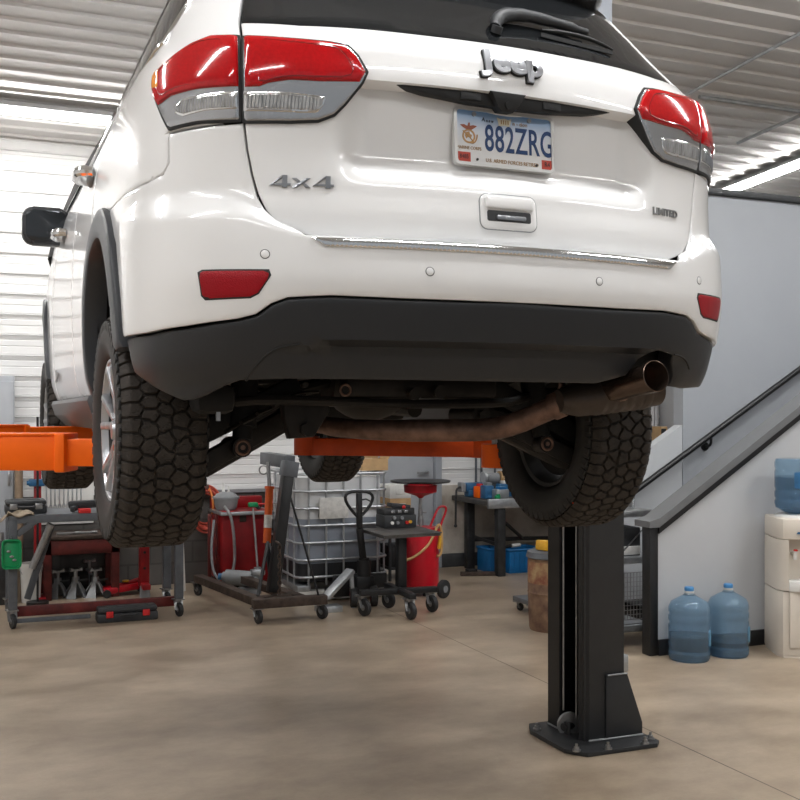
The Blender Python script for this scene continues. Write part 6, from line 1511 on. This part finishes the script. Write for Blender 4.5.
# rusty bin and trolley behind the column
rbn = thing('waste_barrel', 'rusty stained barrel with grey lid beside the lift column', 'barrel'); q = on_z(559, 634); bx_, by_ = q.x+.06, q.y+.18
zl_ = on_y(545, 560, by_-.15).z; R_ = .19
mb = MB(); mb.lathe([(0, 0), (R_*.92, 0), (R_*.95, .02), (R_*1.0, .25), (R_*1.0, .27), (R_*1.02, .28), (R_*1.0, .29), (R_, zl_-.02), (R_*1.03, zl_), (0, zl_)], axisM((bx_, by_, 0), (0, 0, 1)), 36); mb.build('drum', M_RUSTBAR, rbn)
mb = MB(); mb.lathe([(R_*1.008, zl_-.19), (R_*1.008, zl_-.03)], axisM((bx_, by_, 0), (0, 0, 1)), 36); mb.build('paper_wrap', mat('torn_label', (.42, .30, .15), .7, col2=(.20, .07, .04), vscale=12), rbn)
mb = MB(); mb.lathe([(0, zl_+.02), (R_*.6, zl_+.055), (R_*1.02, zl_+.04), (R_*1.08, zl_+.0), (R_*1.0, zl_-.01), (0, zl_)], axisM((bx_, by_, 0), (0, 0, 1)), 36); mb.build('lid', M_GREY, rbn); rebase(rbn, (bx_, by_, 0))
r_ = thing('yellow_container', 'yellow and white container lying on the barrel lid', 'container'); q = on_y(548, 552, by_-.02); mb = MB(); mb.box((q.x, by_-.02, zl_+.085), (.15, .12, .075), (0, .1, .2), .012); mb.build('body', M_YEL, r_); mb = MB(); mb.box((q.x+.03, by_-.07, zl_+.095), (.07, .05, .06), None, .008); mb.build('cap', M_WHITEP, r_); rebase(r_, (q.x, by_-.02, zl_+.05))
r_ = thing('hand_trolley', 'small grey trolley with yellow panel behind the rusty barrel', 'trolley'); q = on_z(530, 614); 
mb = MB(); mb.box((q.x+.12, q.y+.05, .10), (.34, .30, .04), None, .006); mb.build('deck', M_GREY, r_); mb = MB(); mb.box((q.x+.06, q.y+.0, .32), (.05, .05, .42), None, .006); mb.build('post', M_GREY, r_); mb = MB(); mb.box((q.x+.07, q.y-.03, .47), (.07, .02, .12), None, .004); mb.build('panel', M_YEL, r_)
for dx_ in (0, .24):
    for dy_ in (-.06, .16): caster(r_, (q.x+dx_, q.y+dy_), .032, .3, .08, .022)
rebase(r_, (q.x+.12, q.y+.05, 0))
# wire cart
ct = thing('wire_cart', 'steel cart with wire mesh basket behind the lift column', 'cart'); q = on_z(640, 642); kx0, kx1, ky0, ky1 = 2.60, 3.02, 2.52, 3.00
zsh = [on_y(635, 632, ky0).z, on_y(635, 580, ky0).z+.0, on_y(635, 540, ky0).z]
for zz, m in ((.13, M_GALV), (.60, M_GALV), (.92, M_STEEL)):
    mb = MB(); mb.box(((kx0+kx1)/2, (ky0+ky1)/2, zz), (kx1-kx0, ky1-ky0, .045), None, .005); mb.build('shelf', m, ct)
for xx in (kx0, kx1):
    for yy in (ky0, ky1):
        mb = MB(); mb.cyl((xx, yy, .08), (xx, yy, .94), .012, seg=10); mb.build('post', M_DKSTEEL, ct); caster(ct, (xx, yy-.01), .035, .2, .088, .022)
mb = MB()
for k in range(15):
    xx = kx0+.03+(kx1-kx0-.06)*k/14; mb.bar((xx, ky0-.012, .20), (xx, ky0-.012, .52), .004)
for k in range(11):
    zz = .20+.32*k/10; mb.bar((kx0+.03, ky0-.014, zz), (kx1-.03, ky0-.014, zz), .004)
mb.build('mesh_panel', M_STEEL, ct)
mb = MB(); mb.tube([(kx0+.02, ky0-.02, .17), (kx0+.02, ky0-.02, .56), (kx1-.02, ky0-.02, .90), (kx1-.02, ky0-.02, .17)], .009, 8, closed=True, smooth=0); mb.build('mesh_frame', M_STEEL, ct)
rebase(ct, ((kx0+kx1)/2, (ky0+ky1)/2, 0))
q = on_y(626, 527, 2.7); r_ = thing('drinking_glass', 'clear drinking glass standing on top of the wire cart', 'glass'); mb = MB(); mb.lathe([(0, 0), (.035, 0), (.04, .14), (.037, .14), (.032, .008), (0, .008)], axisM((q.x+.03, 2.7, .9425), (0, 0, 1)), 24); mb.build('body', mat('clear_glass', (.92, .94, .95), .05, trans=.9, ior=1.2), r_); mb = MB(); mb.lathe([(0, 0), (.02, 0), (.022, .05), (0, .05)], axisM((q.x+.03, 2.7, .952), (0, 0, 1)), 16); mb.build('contents', M_DARKGREY, r_); rebase(r_, (q.x+.03, 2.7, .9425))
r_ = thing('carton', 'white carton on the middle shelf of the wire cart', 'box'); mb = MB(); mb.box((2.80, 2.72, .72), (.30, .26, .195), None, .006); mb.build('body', M_DARKGREY, r_); mb = MB(); mb.box((2.80, 2.585, .66), (.28, .012, .06), None, .002); mb.build('label_strip', M_PAPER, r_); rebase(r_, (2.80, 2.72, .6225))
r_['label'] = 'dark carton with white strip on the wire cart shelf'

# ---- water bottles and dispenser ---------------------------------------------------------------------------------
M_PET = mat('blue_bottle_plastic', (.36, .54, .70), .10, trans=.85, ior=1.12, coat=.5)
M_PET2 = mat('bottle_water', (.13, .27, .40), .05, trans=.85, ior=1.15)
def bottle(label, loc, inv, level, group, tint=None, handle=True):
    r = thing('water_bottle', label, 'water bottle', (0, 0, 0), 0, group); R0 = .134
    prof = [(0, .012), (R0*.70, .004), (R0*.93, .0), (R0, .018), (R0, .055), (R0*.955, .066), (R0*.955, .074), (R0, .086), (R0, .225), (R0*.955, .238), (R0*.955, .246), (R0, .258), (R0, .285), (R0*.95, .297), (R0*.95, .303), (R0, .315), (R0*.985, .345), (R0*.86, .378), (R0*.56, .402), (R0*.30, .420), (.030, .432), (.028, .462)]
    M = Matrix.Translation(Vector(loc))
    if inv: M = M @ Matrix.Translation((0, 0, .47)) @ Matrix.Rotation(PI, 4, 'X')
    mb = MB(); mb.lathe(prof, M, 40); b_ = mb.build('body', M_PET, r, 40)
    if level > 0:
        if not inv: wp_ = [(0, .014)]+[(q_[0]*.965, max(.014, q_[1])) for q_ in prof[2:] if q_[1] < level]+[(R0*.955, level), (0, level)]
        else: wp_ = [(0, level)]+[(R0*.955, level)]+[(q_[0]*.965, q_[1]) for q_ in prof[2:] if q_[1] > level]+[(0, .46)]
        mb = MB(); mb.lathe(wp_, M, 40); mb.build('water', tint or M_PET2, r, 40)
    if not inv:
        mb = MB(); mb.lathe([(.0, .475), (.026, .475), (.031, .468), (.031, .448), (0, .448)], M, 24); mb.build('cap', mat('cap_blue_white', (.05, .20, .42), .35), r)
        mb = MB(); mb.lathe([(.0295, .425), (.0305, .448), (.0315, .450)], M, 24); mb.build('seal', M_WHITEP, r)
    if handle:
        hx = M @ Vector((R0*.62, -R0*.80, .15)); 
        mb = MB(); mb.prism(rrect(.045, .105, .018, 4), -.01, .004, axisM(hx, (.61, -.79, 0), (.79, .61, 0)), .003); mb.build('grip_recess', mat('bottle_grip', (.10, .22, .32), .15), r)
    rebase(r, loc)
b1 = on_z(687, 660.5); b2 = on_z(728, 658.5)
bottle('blue water bottle on the floor next to the black stair post', (b1.x+.040, PY-.165, 0), False, .16, 'large water bottles')
bottle('blue water bottle on the floor nearest the water dispenser', (b2.x+.075, PY-.165, 0), False, .10, 'large water bottles')
wd_ = thing('water_dispenser', 'cream water dispenser cut by the right edge of photo', 'water dispenser'); q = on_z(767, 658); 
dw, dd = .33, .32; dcy = PY-.05-dd/2; dcy = PY-.05-.225; dcx = on_y(766.5, 600, dcy-.041).x+.29; zt_ = on_y(780, 520, dcy-dd/2).z
mb = MB(); pf_ = [(-dw/2+.0, -dd/2+.03), (-dw/2+.03, -dd/2-.02), (0, -dd/2-.05), (dw/2-.03, -dd/2-.02), (dw/2, -dd/2+.03), (dw/2, dd/2), (-dw/2, dd/2)]
MMd = Matrix.Translation((dcx, dcy, 0))
zw = zt_*.48
mb.prism(pf_, .012, zw-.002, MMd, .012); mb.prism([(x*.97, y*.97) for x, y in pf_], 0, .014, MMd); mb.build('lower_cabinet', M_CREAM, wd_)
mb = MB()
# upper body with a tap alcove
al = .105
mb.prism([(-dw/2, -dd/2+.03), (-dw/2+.03, -dd/2-.02), (-al, -dd/2-.045), (-al, -dd/2+.06), (al, -dd/2+.06), (al, -dd/2-.045), (dw/2-.03, -dd/2-.02), (dw/2, -dd/2+.03), (dw/2, dd/2), (-dw/2, dd/2)], zw+.002, zt_-.14, MMd)
mb.prism(pf_, zt_-.14, zt_, MMd, .014); mb.build('upper_cabinet', M_CREAM, wd_)
mb = MB(); mb.box((dcx, dcy-dd/2-.043, .27), (.20, .012, .40), None, .004); mb.build('cup_door', M_CREAM, wd_)
mb = MB(); mb.prism([(-al, -dd/2+.06), (-al, -dd/2-.055), (0, -dd/2-.085), (al, -dd/2-.055), (al, -dd/2+.06)], zw+.0, zw+.07, MMd, .006); mb.build('drip_tray', M_WHITEP, wd_)
for k, (dx_, m) in enumerate(((-.055, M_REDPL), (.055, M_BLUE))):
    mb = MB(); mb.cyl((dcx+dx_, dcy-dd/2+.06, zt_-.235), (dcx+dx_, dcy-dd/2-.01, zt_-.235), .014); mb.cyl((dcx+dx_, dcy-dd/2-.01, zt_-.27), (dcx+dx_, dcy-dd/2-.01, zt_-.215), .013); f_ = mb.build('tap', M_WHITEP, wd_); mb = MB(); mb.box((dcx+dx_, dcy-dd/2-.018, zt_-.208), (.022, .03, .012), None, .003); mb.build('tap_lever', m, f_)
mb = MB(); mb.prism([(-.05, -.008), (.05, -.008), (.05, .008), (-.04, .006)], .0, .003, axisM((dcx-.01, dcy-dd/2-.052, zt_-.09), (0, -1, 0), (1, 0, 0))); mb.build('maker_mark', M_BLUE2, wd_)
mb = MB(); mb.lathe([(.14, 0), (.13, .015), (.07, .02), (.06, .0)], axisM((dcx, dcy, zt_), (0, 0, 1)), 36); mb.build('bottle_collar', M_WHITEP, wd_); rebase(wd_, (dcx, dcy, 0)); wd_.rotation_euler.z = math.radians(-27)
bottle('blue water bottle upside down on the cream dispenser', (dcx, dcy, zt_+.015-.15), True, .19, 'large water bottles', handle=False) if False else None
# inverted bottle: its neck sits inside the dispenser, only the drum shows
r = thing('water_bottle', 'blue water bottle standing upside down on the cream dispenser', 'water bottle', (0, 0, 0), 0, 'large water bottles'); R0 = .138
prof = [(.045, .0), (R0*.62, .012), (R0*.95, .04), (R0, .07), (R0, .085), (R0*.955, .094), (R0*.955, .102), (R0, .112), (R0, .150), (R0*.955, .158), (R0*.955, .166), (R0, .176), (R0, .285), (R0*.955, .294), (R0*.955, .30), (R0, .31), (R0, .345), (R0*.94, .368), (R0*.8, .372), (0, .366)]
Mi_ = Matrix.Translation((dcx, dcy, zt_+.02)); mb = MB(); mb.lathe(prof, Mi_, 44); mb.build('body', M_PET, r, 40)
mb = MB(); mb.lathe([(0, .002)]+[(a*.965, b+.003) for a, b in prof if b < .245]+[(R0*.96, .245), (0, .245)], Mi_, 44); mb.build('water', M_PET2, r, 40)
mb = MB(); mb.prism(rrect(.07, .11, .01, 3), -.002, .003, axisM((dcx-.075, dcy-R0*.83, zt_+.25), (-.55, -.83, 0), (.83, -.55, 0)), .002); mb.build('sticker', M_BLUE2, r)
rebase(r, (dcx, dcy, zt_+.02))
